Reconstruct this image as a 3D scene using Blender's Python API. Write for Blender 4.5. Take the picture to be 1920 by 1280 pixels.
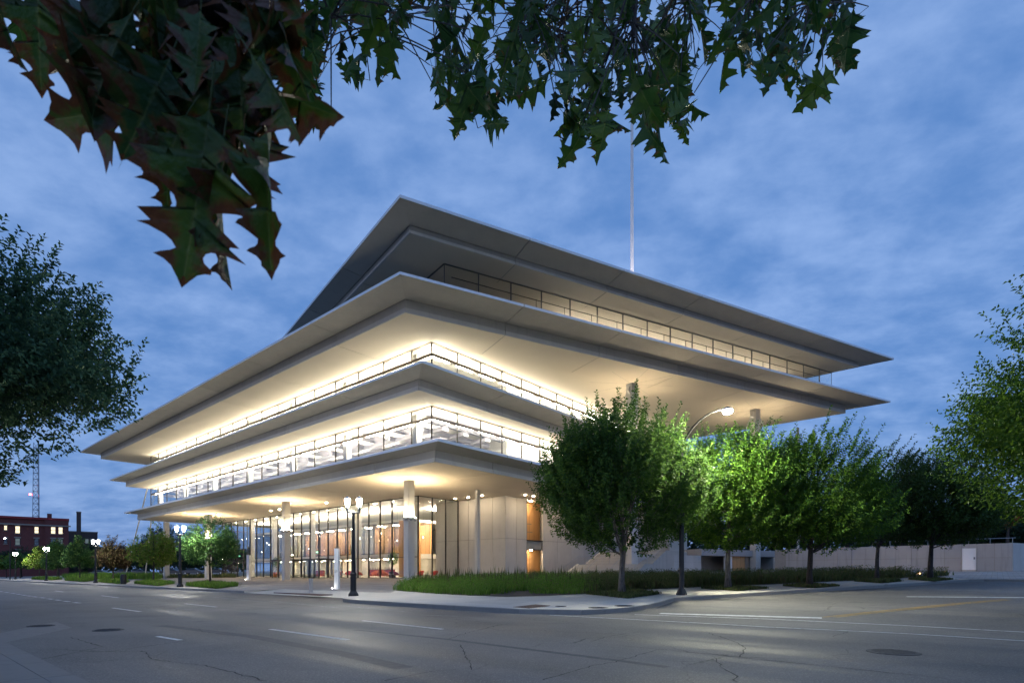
import bpy, math, random
import numpy as np
from mathutils import Vector, Matrix
random.seed(7); RNG = np.random.default_rng(11)
for o in list(bpy.data.objects): bpy.data.objects.remove(o)
S = bpy.context.scene
COL = S.collection
# ------------------------------------------------------------------ camera
F, HZ, CX, CAMZ = 1053.0, 1075.0, 960.0, 1.3      # focal length, horizon row and centre column in photo pixels
cam_d = bpy.data.cameras.new('camera'); cam = bpy.data.objects.new('camera', cam_d); COL.objects.link(cam)
cam.location = (0, 0, CAMZ); cam.rotation_euler = (math.radians(90), 0, 0)
cam_d.sensor_width = 36.0; cam_d.lens = 36.0*F/1920.0
cam_d.shift_y = (HZ-640.0)/1920.0; cam_d.clip_start = 0.05; cam_d.clip_end = 4000
cam_d.dof.use_dof = True; cam_d.dof.focus_distance = 45; cam_d.dof.aperture_fstop = 9.0
S.camera = cam
# ------------------------------------------------------------------ world
wd = bpy.data.worlds.new('World'); S.world = wd; wd.use_nodes = True
nt = wd.node_tree; nt.nodes.clear(); N = nt.nodes.new; LK = nt.links.new
SUN_EL, SUN_ROT = math.radians(1.2), math.radians(205)
out = N('ShaderNodeOutputWorld'); bg = N('ShaderNodeBackground'); bg.inputs['Strength'].default_value = 0.12
sky = N('ShaderNodeTexSky'); sky.sky_type = 'NISHITA'; sky.sun_disc = False
sky.sun_elevation = SUN_EL; sky.sun_rotation = SUN_ROT; sky.ozone_density = 4.5; sky.air_density = 1.3; sky.dust_density = 0.4
tc = N('ShaderNodeTexCoord'); sep = N('ShaderNodeSeparateXYZ'); LK(tc.outputs['Generated'], sep.inputs[0])
addz = N('ShaderNodeMath'); addz.operation = 'ADD'; addz.inputs[1].default_value = 0.22
absz = N('ShaderNodeMath'); absz.operation = 'ABSOLUTE'; LK(sep.outputs['Z'], absz.inputs[0]); LK(absz.outputs[0], addz.inputs[0])
comb = N('ShaderNodeCombineXYZ')
for ax in 'XY':
    dv = N('ShaderNodeMath'); dv.operation = 'DIVIDE'; LK(sep.outputs[ax], dv.inputs[0]); LK(addz.outputs[0], dv.inputs[1]); LK(dv.outputs[0], comb.inputs[ax])
mp = N('ShaderNodeMapping'); mp.inputs['Scale'].default_value = (1.0, 1.25, 1); mp.inputs['Rotation'].default_value = (0, 0, 0.35); LK(comb.outputs[0], mp.inputs[0])
n1 = N('ShaderNodeTexNoise'); n1.inputs['Scale'].default_value = 5.2; n1.inputs['Detail'].default_value = 7; n1.inputs['Roughness'].default_value = 0.58; n1.inputs['Distortion'].default_value = 0.1; LK(mp.outputs[0], n1.inputs['Vector'])
n2 = N('ShaderNodeTexNoise'); n2.inputs['Scale'].default_value = 0.9; n2.inputs['Detail'].default_value = 3; LK(mp.outputs[0], n2.inputs['Vector'])
mul = N('ShaderNodeMath'); mul.operation = 'MULTIPLY_ADD'; LK(n2.outputs['Fac'], mul.inputs[0]); mul.inputs[1].default_value = 0.45; LK(n1.outputs['Fac'], mul.inputs[2])
rmp = N('ShaderNodeMapRange'); rmp.interpolation_type = 'SMOOTHSTEP'; LK(mul.outputs[0], rmp.inputs['Value'])
rmp.inputs['From Min'].default_value = 0.47; rmp.inputs['From Max'].default_value = 1.06; rmp.inputs['To Min'].default_value = 0.0; rmp.inputs['To Max'].default_value = 0.88
tint = N('ShaderNodeMix'); tint.data_type = 'RGBA'; tint.blend_type = 'MULTIPLY'; tint.inputs[0].default_value = 1.0
LK(sky.outputs[0], tint.inputs[6]); tint.inputs[7].default_value = (1, 1, 1, 1)
SKY_TINT = tint
cl = N('ShaderNodeMix'); cl.data_type = 'RGBA'; LK(rmp.outputs[0], cl.inputs[0])
dark = N('ShaderNodeMix'); dark.data_type = 'RGBA'; dark.inputs[0].default_value = 0.72; LK(tint.outputs[2], dark.inputs[6]); dark.inputs[7].default_value = (0.60, 1.36, 3.15, 1)
lite = N('ShaderNodeMix'); lite.data_type = 'RGBA'; lite.inputs[0].default_value = 0.72; LK(tint.outputs[2], lite.inputs[6]); lite.inputs[7].default_value = (1.75, 2.65, 4.6, 1)
LK(dark.outputs[2], cl.inputs[6]); LK(lite.outputs[2], cl.inputs[7])
LK(cl.outputs[2], bg.inputs['Color']); LK(bg.outputs[0], out.inputs[0])
# ------------------------------------------------------------------ sun (already down: a trace of afterglow)
sd = bpy.data.lights.new('sun', 'SUN'); sd.energy = 0.06; sd.angle = math.radians(12); sd.color = (1, 0.82, 0.7)
so = bpy.data.objects.new('sun', sd); COL.objects.link(so); so.rotation_euler = (math.radians(78), 0, math.radians(-25))
S.view_settings.view_transform = 'Standard'; S.view_settings.look = 'None'; S.view_settings.exposure = 1.0; S.view_settings.gamma = 1
S.render.engine = 'CYCLES'; C = S.cycles
C.use_denoising = True; C.max_bounces = 7; C.diffuse_bounces = 3; C.glossy_bounces = 3; C.transmission_bounces = 4; C.transparent_max_bounces = 28
C.sample_clamp_indirect = 4; C.caustics_reflective = False; C.caustics_refractive = False
try: C.use_light_tree = True
except Exception: pass
# ------------------------------------------------------------------ frames of reference
U = np.array([910.0, F]); U /= np.hypot(*U)          # along the right-hand side of the lower floors
V = np.array([-U[1], U[0]])                           # along the front street, away to the left
W = np.array([1940.0, F]); W /= np.hypot(*W)          # along the right-hand street
D0, GRADE, KERB = 15.6, 0.0277, 0.15
PA = np.array([-9.16, 50.0])                          # the corner column
def dn(x, y): return x*U[0]+y*U[1]-D0
def gz(x, y): return GRADE*min(max(dn(x, y), 0.0), 75.0)
def B(u, v): return PA+u*U+v*V
def DS(d, s): return (d+D0)*U+s*V
def at(px, py, D): return Vector(((px-CX)/F*D, D, CAMZ+(HZ-py)/F*D))
def athz(px, py, z):
    D = (z-CAMZ)*F/(HZ-py); return np.array([(px-CX)/F*D, D])
def G(px, py, h=0.0):
    """point of the ground (raised by h) that the photo shows at this pixel"""
    a = (px-CX)/F; b = (py-HZ)/F; k = a*U[0]+U[1]
    Dd = (CAMZ-h)/b if b > 1e-6 else 1e9
    if k*Dd-D0 > 0: Dd = (CAMZ-h+GRADE*D0)/(b+GRADE*k)
    return np.array([a*Dd, Dd])
def onz(p, h=0.0): return Vector((p[0], p[1], gz(p[0], p[1])+h))
# ------------------------------------------------------------------ object helpers
def tag(o, label=None, cat=None, group=None, kind=None):
    if label: o['label'] = label
    if cat: o['category'] = cat
    if group: o['group'] = group
    if kind: o['kind'] = kind
    return o
def empty(name, loc, label=None, cat=None, group=None, rz=0):
    o = bpy.data.objects.new(name, None); COL.objects.link(o); o.empty_display_size = 0.3
    o.location = loc; o.rotation_euler = (0, 0, rz); o['base'] = 1; del o['base']
    return tag(o, label, cat, group)
def absloc(o):
    v = Vector((0, 0, 0))
    while o is not None: v += o.location; o = o.parent
    return v
class MB:
    def __init__(s): s.v = []; s.f = []; s.m = []
    def add(s, vs, fs, mi=0):
        n = len(s.v); s.v += [tuple(map(float, p)) for p in vs]; s.f += [tuple(i+n for i in f) for f in fs]; s.m += [mi]*len(fs)
    def hexa(s, lo, hi, mi=0):
        n = len(lo); vs = list(lo)+list(hi)
        fs = [tuple(range(n))[::-1], tuple(range(n, 2*n))]+[(i, (i+1) % n, n+(i+1) % n, n+i) for i in range(n)]
        s.add(vs, fs, mi); return s
    def prism(s, poly, z0, z1, mi=0):
        return s.hexa([(p[0], p[1], z0) for p in poly], [(p[0], p[1], z1) for p in poly], mi)
    def box(s, x0, x1, y0, y1, z0, z1, mi=0):
        return s.prism([(x0, y0), (x1, y0), (x1, y1), (x0, y1)], z0, z1, mi)
    def bar(s, a, b, w, h, mi=0, up=(0, 0, 1)):
        a = Vector(a); b = Vector(b); d = (b-a).normalized(); upv = Vector(up)
        if abs(d.dot(upv)) > 0.98: upv = Vector((1, 0, 0))
        r = d.cross(upv).normalized()*w/2; u = r.cross(d).normalized()*h/2
        return s.hexa([a-r-u, a+r-u, a+r+u, a-r+u], [b-r-u, b+r-u, b+r+u, b-r+u], mi)
    def tube(s, pts, rads, n=6, mi=0, cap=True):
        pts = [Vector(p) for p in pts]; rings = []; k = len(s.v); ref = None
        for i, p in enumerate(pts):
            d = (pts[min(i+1, len(pts)-1)]-pts[max(i-1, 0)]).normalized()
            if ref is None: ref = Vector((1, 0, 0)) if abs(d.x) < 0.9 else Vector((0, 1, 0))
            r = (ref-d*ref.dot(d)).normalized(); ref = r; t = d.cross(r)
            for j in range(n):
                a = 2*math.pi*j/n; s.v.append(tuple(p+(r*math.cos(a)+t*math.sin(a))*rads[i]))
        for i in range(len(pts)-1):
            for j in range(n):
                s.f.append((k+i*n+j, k+i*n+(j+1) % n, k+(i+1)*n+(j+1) % n, k+(i+1)*n+j)); s.m.append(mi)
        if cap:
            s.f.append(tuple(k+j for j in range(n))[::-1]); s.m.append(mi)
            e = k+(len(pts)-1)*n; s.f.append(tuple(e+j for j in range(n))); s.m.append(mi)
        return s
    def lathe(s, prof, n=14, c=(0, 0, 0), mi=0):
        return s.tube([(c[0], c[1], c[2]+z) for r, z in prof], [max(r, 1e-3) for r, z in prof], n, mi)
    def build(s, name, mat, parent=None, smooth=False, bevel=0):
        off = absloc(parent) if parent is not None else Vector((0, 0, 0))
        me = bpy.data.meshes.new(name)
        me.from_pydata([(p[0]-off.x, p[1]-off.y, p[2]-off.z) for p in s.v], [], s.f)
        for m_ in (mat if isinstance(mat, (list, tuple)) else [mat]): me.materials.append(m_)
        if any(s.m): me.polygons.foreach_set('material_index', s.m)
        if smooth: me.polygons.foreach_set('use_smooth', [True]*len(me.polygons))
        me.update()
        o = bpy.data.objects.new(name, me); COL.objects.link(o)
        if parent is not None: o.parent = parent
        if bevel:
            b = o.modifiers.new('bevel', 'BEVEL'); b.width = bevel; b.segments = 2; b.limit_method = 'ANGLE'
        return o
def copy_tree(o, parent=None):
    c = o.copy(); COL.objects.link(c); c.parent = parent
    for ch in list(o.children): copy_tree(ch, c)
    return c
def stroke(pts, w):
    """flat ribbon outline along ground points -> list of quads"""
    pts = [np.array(p, float) for p in pts]; L = []; R = []
    for i, p in enumerate(pts):
        d = pts[min(i+1, len(pts)-1)]-pts[max(i-1, 0)]; d /= max(np.hypot(*d), 1e-9); n = np.array([-d[1], d[0]])
        ww = w[i] if isinstance(w, (list, tuple)) else w
        L.append(p+n*ww/2); R.append(p-n*ww/2)
    return L, R
def inset(poly, offs):
    """shift every edge of a counter-clockwise polygon inwards by its own distance"""
    n = len(poly); P = [np.array(p, float) for p in poly]; lines = []
    for i in range(n):
        d = P[(i+1) % n]-P[i]; d /= np.hypot(*d); nrm = np.array([-d[1], d[0]]); lines.append((P[i]+nrm*offs[i], d))
    res = []
    for i in range(n):
        p, d = lines[i-1]; q, e = lines[i]
        t = ((q[0]-p[0])*e[1]-(q[1]-p[1])*e[0])/(d[0]*e[1]-d[1]*e[0]); res.append(p+d*t)
    return res
def clip(subject, win):
    """part of a polygon that lies in a convex counter-clockwise window"""
    outp = [np.array(p, float) for p in subject]
    for i in range(len(win)):
        a = np.array(win[i], float); b = np.array(win[(i+1) % len(win)], float); e = b-a
        ins = lambda p: e[0]*(p[1]-a[1])-e[1]*(p[0]-a[0])
        inp, outp = outp, []
        for j in range(len(inp)):
            p, q = inp[j-1], inp[j]; sp, sq = ins(p), ins(q)
            if (sp >= 0) != (sq >= 0): outp.append(p+(q-p)*(sp/(sp-sq)))
            if sq >= 0: outp.append(q)
        if len(outp) < 3: return []
    return outp
def area(p): return 0.5*sum(p[i-1][0]*p[i][1]-p[i][0]*p[i-1][1] for i in range(len(p)))
# ------------------------------------------------------------------ materials
def M(name):
    m = bpy.data.materials.new(name); m.use_nodes = True; t = m.node_tree; t.nodes.clear()
    o = t.nodes.new('ShaderNodeOutputMaterial'); return m, t, o
def node(t, typ, **kw):
    n = t.nodes.new(typ)
    for k, v in kw.items():
        if k in n.inputs: n.inputs[k].default_value = v
        else: setattr(n, k, v)
    return n
def objco(t, scale=(1, 1, 1), rot=(0, 0, 0), kind='Object'):
    c = t.nodes.new('ShaderNodeTexCoord'); m = t.nodes.new('ShaderNodeMapping')
    m.inputs['Scale'].default_value = scale; m.inputs['Rotation'].default_value = rot
    t.links.new(c.outputs[kind], m.inputs[0]); return m.outputs[0]
def geoco(t, scale=(1, 1, 1), rot=(0, 0, 0)):
    c = t.nodes.new('ShaderNodeNewGeometry'); m = t.nodes.new('ShaderNodeMapping'); m.vector_type = 'POINT'
    m.inputs['Scale'].default_value = scale; m.inputs['Rotation'].default_value = rot
    t.links.new(c.outputs['Position'], m.inputs[0]); return m.outputs[0]
def mixc(t, fac, a, b, blend='MIX'):
    n = t.nodes.new('ShaderNodeMix'); n.data_type = 'RGBA'; n.blend_type = blend
    for i, x in ((0, fac), (6, a), (7, b)):
        if hasattr(x, 'node'): t.links.new(x, n.inputs[i])
        else: n.inputs[i].default_value = x if i == 0 else ((*x, 1) if len(x) == 3 else x)
    return n.outputs[2]
def rng(t, val, a, b, c=0.0, d=1.0, smooth=True):
    n = t.nodes.new('ShaderNodeMapRange')
    if smooth: n.interpolation_type = 'SMOOTHSTEP'
    t.links.new(val, n.inputs['Value']); n.inputs['From Min'].default_value = a; n.inputs['From Max'].default_value = b
    n.inputs['To Min'].default_value = c; n.inputs['To Max'].default_value = d; return n.outputs[0]
def noise(t, vec, scale, detail=4, rough=0.5, dist=0.0):
    n = node(t, 'ShaderNodeTexNoise'); n.inputs['Scale'].default_value = scale; n.inputs['Detail'].default_value = detail
    n.inputs['Roughness'].default_value = rough; n.inputs['Distortion'].default_value = dist; t.links.new(vec, n.inputs['Vector']); return n.outputs['Fac']
def principled(t, o, col, rough=0.6, metal=0.0, bump=None, bstr=0.2, bdist=0.01, spec=None):
    p = t.nodes.new('ShaderNodeBsdfPrincipled')
    if hasattr(col, 'node'): t.links.new(col, p.inputs['Base Color'])
    else: p.inputs['Base Color'].default_value = (*col, 1)
    if hasattr(rough, 'node'): t.links.new(rough, p.inputs['Roughness'])
    else: p.inputs['Roughness'].default_value = rough
    p.inputs['Metallic'].default_value = metal
    if spec is not None: p.inputs['Specular IOR Level'].default_value = spec
    if bump is not None:
        b = t.nodes.new('ShaderNodeBump'); b.inputs['Strength'].default_value = bstr; b.inputs['Distance'].default_value = bdist
        t.links.new(bump, b.inputs['Height']); t.links.new(b.outputs[0], p.inputs['Normal'])
    t.links.new(p.outputs[0], o.inputs[0]); return p
def simple(name, col, rough=0.6, metal=0.0, var=0.12, scale=3.0, bstr=0.1, objvar=0.0):
    m, t, o = M(name); g = geoco(t); n = noise(t, g, scale, 5)
    c = mixc(t, n, tuple(x*(1-var) for x in col), tuple(min(1, x*(1+var)) for x in col))
    if objvar:
        oi = t.nodes.new('ShaderNodeObjectInfo'); r = rng(t, oi.outputs['Random'], 0, 1, 1-objvar, 1+objvar, False)
        hv = t.nodes.new('ShaderNodeHueSaturation'); t.links.new(c, hv.inputs['Color']); t.links.new(r, hv.inputs['Value']); c = hv.outputs[0]
    principled(t, o, c, rough, metal, noise(t, g, scale*8, 3), bstr); return m
def emit(name, col, strength):
    m, t, o = M(name); e = t.nodes.new('ShaderNodeEmission'); e.inputs[0].default_value = (*col, 1); e.inputs[1].default_value = strength
    t.links.new(e.outputs[0], o.inputs[0]); return m
def glassy(name, tintc=(0.93, 0.95, 0.94), refl=0.10, rough=0.0):
    m, t, o = M(name); tr = t.nodes.new('ShaderNodeBsdfTransparent'); tr.inputs[0].default_value = (*tintc, 1)
    gl = t.nodes.new('ShaderNodeBsdfGlossy'); gl.inputs['Roughness'].default_value = rough; gl.inputs[0].default_value = (1, 1, 1, 1)
    lw = t.nodes.new('ShaderNodeLayerWeight'); lw.inputs['Blend'].default_value = 0.5
    pw = t.nodes.new('ShaderNodeMath'); pw.operation = 'POWER'; pw.inputs[1].default_value = 4.0; t.links.new(lw.outputs['Facing'], pw.inputs[0])
    ad = t.nodes.new('ShaderNodeMath'); ad.operation = 'MULTIPLY_ADD'; ad.inputs[1].default_value = 0.8; ad.inputs[2].default_value = refl; ad.use_clamp = True
    t.links.new(pw.outputs[0], ad.inputs[0]); mx = t.nodes.new('ShaderNodeMixShader')
    t.links.new(ad.outputs[0], mx.inputs[0]); t.links.new(tr.outputs[0], mx.inputs[1]); t.links.new(gl.outputs[0], mx.inputs[2]); t.links.new(mx.outputs[0], o.inputs[0]); return m
MT = {}
MT['soffit'] = simple('soffit_panel', (0.66, 0.575, 0.46), 0.75, 0, 0.07, 0.35, 0.03, 0.03)
MT['trim'] = simple('anodised_edge', (0.80, 0.82, 0.85), 0.45, 0.15, 0.06, 1.5, 0.02)
MT['core'] = simple('slab_core', (0.30, 0.28, 0.25), 0.85)
MT['rooftop'] = simple('roof_membrane', (0.4, 0.4, 0.39), 0.85)
MT['white'] = simple('white_paint', (0.78, 0.76, 0.72), 0.6, 0, 0.03, 0.6, 0.02)
MT['ceiling'] = simple('office_ceiling', (0.74, 0.72, 0.67), 0.7, 0, 0.04, 0.6, 0.02)
MT['duct'] = simple('galvanised_duct', (0.36, 0.35, 0.40), 0.5, 0.2, 0.15, 2)
MT['glass'] = glassy('clear_glass', (0.94, 0.955, 0.95), 0.03)
MT['tintglass'] = glassy('mirror_coated_glass', (0.72, 0.71, 0.68), 0.11)
MT['dark'] = simple('dark_bronze', (0.035, 0.032, 0.03), 0.45, 0.3)
MT['rail'] = simple('bronze_rail', (0.30, 0.24, 0.18), 0.5, 0.2)
MT['greyrail'] = simple('grey_rail', (0.12, 0.12, 0.12), 0.5, 0.2)
MT['column'] = simple('painted_steel_column', (0.60, 0.58, 0.54), 0.5, 0, 0.05, 1.5, 0.03)
MT['matteblack'] = simple('matte_black_paint', (0.006, 0.006, 0.006), 1.0, 0, 0.1, 5, 0.0)
MT['steel'] = simple('brushed_steel', (0.45, 0.46, 0.48), 0.35, 0.8, 0.08, 4)
MT['blackmetal'] = simple('black_cast_iron', (0.018, 0.019, 0.022), 0.42, 0.2, 0.15, 5, 0.1)
MT['strip'] = emit('fluorescent_strip', (1.0, 0.90, 0.72), 64)
MT['lobbylight'] = emit('lobby_uplight', (1.0, 0.88, 0.70), 115)
MT['down'] = emit('downlight_lens', (1.0, 0.80, 0.54), 220)
MT['flood'] = emit('flood_lens', (1.0, 0.80, 0.50), 620)
MT['globe'] = emit('lamp_globe', (1.0, 0.96, 0.84), 380)
MT['cobra'] = emit('street_light_lens', (1.0, 0.97, 0.74), 1600)
MT['warmwin'] = emit('lit_window', (1.0, 0.84, 0.58), 0.75)
MT['greensign'] = emit('exit_sign_face', (0.02, 0.75, 0.25), 1.4)
MT['dimwin'] = emit('dim_window', (0.55, 0.75, 0.85), 0.10)
MT['letters_white'] = emit('sign_letters', (0.9, 1.0, 0.92), 3.0)
MT['globe_soft'] = emit('pendant_globe', (1.0, 0.9, 0.75), 6)
MT['toplight'] = emit('top_floor_strip', (1.0, 0.88, 0.70), 80)
MT['tallflood'] = emit('tall_flood_lens', (1.0, 0.82, 0.54), 430)
MT['redlamp'] = emit('beacon', (1.0, 0.08, 0.08), 12)
def concrete_wall(name, base, drip=0.35):
    m, t, o = M(name); g = geoco(t); n = noise(t, g, 0.7, 6, 0.6); n2 = noise(t, geoco(t, (2.2, 2.2, 0.18)), 1.6, 4, 0.6)
    c = mixc(t, n, tuple(x*0.82 for x in base), tuple(x*1.12 for x in base)); c = mixc(t, rng(t, n2, 0.5, 0.78, 0, drip), c, tuple(x*0.6 for x in base))
    oi = t.nodes.new('ShaderNodeObjectInfo'); hv = t.nodes.new('ShaderNodeHueSaturation'); t.links.new(c, hv.inputs['Color']); t.links.new(rng(t, oi.outputs['Random'], 0, 1, .93, 1.06, False), hv.inputs['Value'])
    principled(t, o, hv.outputs[0], 0.85, 0, noise(t, g, 14, 5), 0.18, 0.01); return m
MT['concrete'] = concrete_wall('cast_concrete_panel', (0.55, 0.52, 0.48), 0.25)
MT['fascia'] = concrete_wall('fascia_concrete', (0.45, 0.42, 0.38), 0.30)
MT['wing'] = concrete_wall('wing_concrete', (0.52, 0.485, 0.43), 0.18)
MT['ledge'] = concrete_wall('ledge_concrete', (0.62, 0.59, 0.54), 0.2)
MT['retaining'] = concrete_wall('formed_concrete', (0.42, 0.40, 0.38), 0.6)
MT['slab'] = concrete_wall('paving_concrete', (0.50, 0.465, 0.41), 0.25)
MT['gutter'] = concrete_wall('gutter_concrete', (0.17, 0.16, 0.15), 0.5)
MT['kerb'] = concrete_wall('kerb_concrete', (0.33, 0.31, 0.28), 0.5)
def wood(name, a, b):
    m, t, o = M(name); g = geoco(t, (6, 6, 0.35)); n = noise(t, g, 2.0, 6, 0.6, 0.6)
    g2 = geoco(t); w = node(t, 'ShaderNodeTexWave', wave_type='BANDS'); w.bands_direction = 'X'; w.inputs['Scale'].default_value = 0.55; t.links.new(g2, w.inputs['Vector'])
    c = mixc(t, n, a, b); c = mixc(t, rng(t, w.outputs['Fac'], 0.985, 1.0, 0, 0.7), c, tuple(x*0.3 for x in a)); principled(t, o, c, 0.45, 0, n, 0.05); return m
MT['wood'] = wood('oak_veneer', (0.48, 0.24, 0.085), (0.66, 0.38, 0.17))
MT['pale'] = simple('interior_plaster', (0.60, 0.56, 0.49), 0.8)
MT['grey'] = simple('interior_grey', (0.34, 0.325, 0.29), 0.8)
MT['lobbyfloor'] = simple('terrazzo', (0.36, 0.33, 0.30), 0.35, 0, 0.1, 6)
MT['red'] = simple('red_upholstery', (0.62, 0.05, 0.03), 0.7, 0, 0.1, 8, 0.1, 0.1)
MT['orange'] = simple('orange_upholstery', (0.78, 0.17, 0.03), 0.7, 0, 0.1, 8, 0.1, 0.1)
MT['signwhite'] = simple('sign_enamel', (0.80, 0.81, 0.82), 0.4, 0, 0.02)
MT['ink'] = simple('sign_lettering', (0.06, 0.065, 0.07), 0.5)
MT['paint'] = None
def asphalt():
    m, t, o = M('worn_asphalt'); ang = math.atan2(V[1], V[0]); g = geoco(t); gr = geoco(t, (1, 1, 1), (0, 0, -ang))
    base = noise(t, g, 0.16, 7, 0.62, 0.5); fine = noise(t, g, 38, 4, 0.75); grit = noise(t, g, 11, 6, 0.7); mid = noise(t, g, 1.3, 7, 0.68)
    def streaks(sx, sy, det, seed):
        mp = t.nodes.new('ShaderNodeMapping'); mp.inputs['Scale'].default_value = (sx, sy, 1); mp.inputs['Location'].default_value = (seed, seed*.7, 0); t.links.new(gr, mp.inputs[0]); return noise(t, mp.outputs[0], 1.0, det, 0.55, 0.25)
    lane = streaks(0.045, 0.85, 4, 3.1); scuff = streaks(0.12, 3.2, 5, 11.7)
    c = mixc(t, rng(t, base, 0.30, 0.72), (0.086, 0.082, 0.078), (0.20, 0.185, 0.168))
    c = mixc(t, rng(t, lane, 0.44, 0.68, 0, 0.80), c, (0.052, 0.05, 0.05))
    c = mixc(t, rng(t, scuff, 0.55, 0.80, 0, 0.45), c, (0.07, 0.068, 0.068))
    c = mixc(t, rng(t, mid, 0.38, 0.72, 0, 0.42), c, (0.10, 0.096, 0.092))
    c = mixc(t, rng(t, grit, 0.50, 0.72, 0, 0.30), c, (0.33, 0.31, 0.28))
    c = mixc(t, rng(t, fine, 0.50, 0.70, 0, 0.55), c, (0.42, 0.395, 0.36))
    c = mixc(t, rng(t, fine, 0.26, 0.46, 0.45, 0), c, (0.03, 0.03, 0.03))
    st = noise(t, g, 0.55, 3, 0.5, 1.2); c = mixc(t, rng(t, st, 0.66, 0.76, 0, 0.5), c, (0.05, 0.05, 0.052))
    vo = node(t, 'ShaderNodeTexVoronoi', feature='DISTANCE_TO_EDGE'); vo.inputs['Scale'].default_value = 0.30
    wv = t.nodes.new('ShaderNodeVectorMath'); wv.operation = 'ADD'; nn = node(t, 'ShaderNodeTexNoise'); nn.inputs['Scale'].default_value = 0.9; nn.inputs['Detail'].default_value = 8; t.links.new(g, nn.inputs['Vector'])
    t.links.new(g, wv.inputs[0]); t.links.new(nn.outputs['Color'], wv.inputs[1]); t.links.new(wv.outputs[0], vo.inputs['Vector'])
    crack = rng(t, vo.outputs['Distance'], 0.0, 0.007, 1, 0); mask = rng(t, noise(t, g, 0.12, 2), 0.46, 0.60, 0, 0.8)
    mm = t.nodes.new('ShaderNodeMath'); mm.operation = 'MULTIPLY'; t.links.new(crack, mm.inputs[0]); t.links.new(mask, mm.inputs[1])
    c = mixc(t, mm.outputs[0], c, (0.02, 0.02, 0.02))
    principled(t, o, c, rng(t, lane, 0.4, 0.7, 0.80, 0.58), 0, fine, 0.6, 0.008, 0.35); return m
MT['asphalt'] = asphalt()
MT['tar'] = simple('tar_filled_crack', (0.028, 0.027, 0.027), 0.95, 0, 0.3, 6, 0.0)
MT['skid'] = None
def worn(name, col, under, lo=0.42, hi=0.62):
    m, t, o = M(name); g = geoco(t); n = noise(t, g, 6, 8, 0.75); f = noise(t, g, 60, 2)
    c = mixc(t, rng(t, n, lo, hi), under, col); c = mixc(t, rng(t, f, .5, .8, 0, .3), c, under); principled(t, o, c, 0.75); return m
MT['paint'] = worn('worn_white_paint', (0.62, 0.62, 0.60), (0.2, 0.2, 0.2), 0.30, 0.55)
MT['faintpaint'] = worn('faded_white_paint', (0.42, 0.42, 0.41), (0.13, 0.13, 0.13), 0.42, 0.7)
MT['yellow'] = worn('worn_yellow_paint', (0.34, 0.21, 0.045), (0.15, 0.13, 0.10), 0.32, 0.6)
MT['skid'] = worn('tyre_skid', (0.045, 0.045, 0.048), (0.085, 0.085, 0.09), 0.3, 0.6)
MT['patch'] = worn('concrete_patch', (0.175, 0.165, 0.152), (0.12, 0.115, 0.108), 0.3, 0.6)
MT['rust'] = worn('rusted_iron', (0.10, 0.045, 0.028), (0.05, 0.03, 0.025), 0.35, 0.6)
MT['manhole'] = worn('cast_iron_cover', (0.05, 0.05, 0.052), (0.025, 0.025, 0.028), 0.35, 0.6)
MT['soil'] = simple('planting_soil', (0.055, 0.042, 0.03), 0.95, 0, 0.35, 4, 0.4)
MT['earth'] = simple('far_ground', (0.10, 0.105, 0.085), 0.95, 0, 0.3, 0.05)
def paver():
    m, t, o = M('plaza_paver'); ang = math.atan2(U[1], U[0]); g = geoco(t, (1, 1, 1), (0, 0, -ang))
    b = node(t, 'ShaderNodeTexBrick'); b.inputs['Scale'].default_value = 1.0; b.inputs['Brick Width'].default_value = 0.6; b.inputs['Row Height'].default_value = 0.3; b.inputs['Mortar Size'].default_value = 0.006
    b.inputs['Color1'].default_value = (0.33, 0.295, 0.26, 1); b.inputs['Color2'].default_value = (0.40, 0.36, 0.32, 1); b.inputs['Mortar'].default_value = (0.13, 0.12, 0.115, 1); t.links.new(g, b.inputs['Vector'])
    n = noise(t, g, 0.35, 5, 0.6); c = mixc(t, rng(t, n, 0.35, 0.7, 0, 0.35), b.outputs['Color'], (0.15, 0.145, 0.14)); principled(t, o, c, 0.8, 0, noise(t, g, 30, 3), 0.1); return m
MT['paver'] = paver()
def brickm():
    m, t, o = M('red_brick'); g = geoco(t, (1, 1, 1), (math.radians(90), 0, -0.68)); b = node(t, 'ShaderNodeTexBrick'); b.inputs['Scale'].default_value = 3.0
    b.inputs['Color1'].default_value = (0.19, 0.045, 0.04, 1); b.inputs['Color2'].default_value = (0.13, 0.035, 0.035, 1); b.inputs['Mortar'].default_value = (0.14, 0.09, 0.08, 1); t.links.new(g, b.inputs['Vector'])
    n = noise(t, g, 0.4, 4); c = mixc(t, rng(t, n, .35, .7, 0, .4), b.outputs['Color'], (0.09, 0.03, 0.03)); principled(t, o, c, 0.9); return m
MT['brick'] = brickm()
MT['brownbrick'] = simple('brown_brick', (0.085, 0.065, 0.06), 0.9, 0, 0.2, 2)
MT['redcoping'] = simple('red_metal_coping', (0.25, 0.02, 0.025), 0.6)
MT['stone'] = simple('limestone_trim', (0.28, 0.25, 0.22), 0.85)
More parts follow.
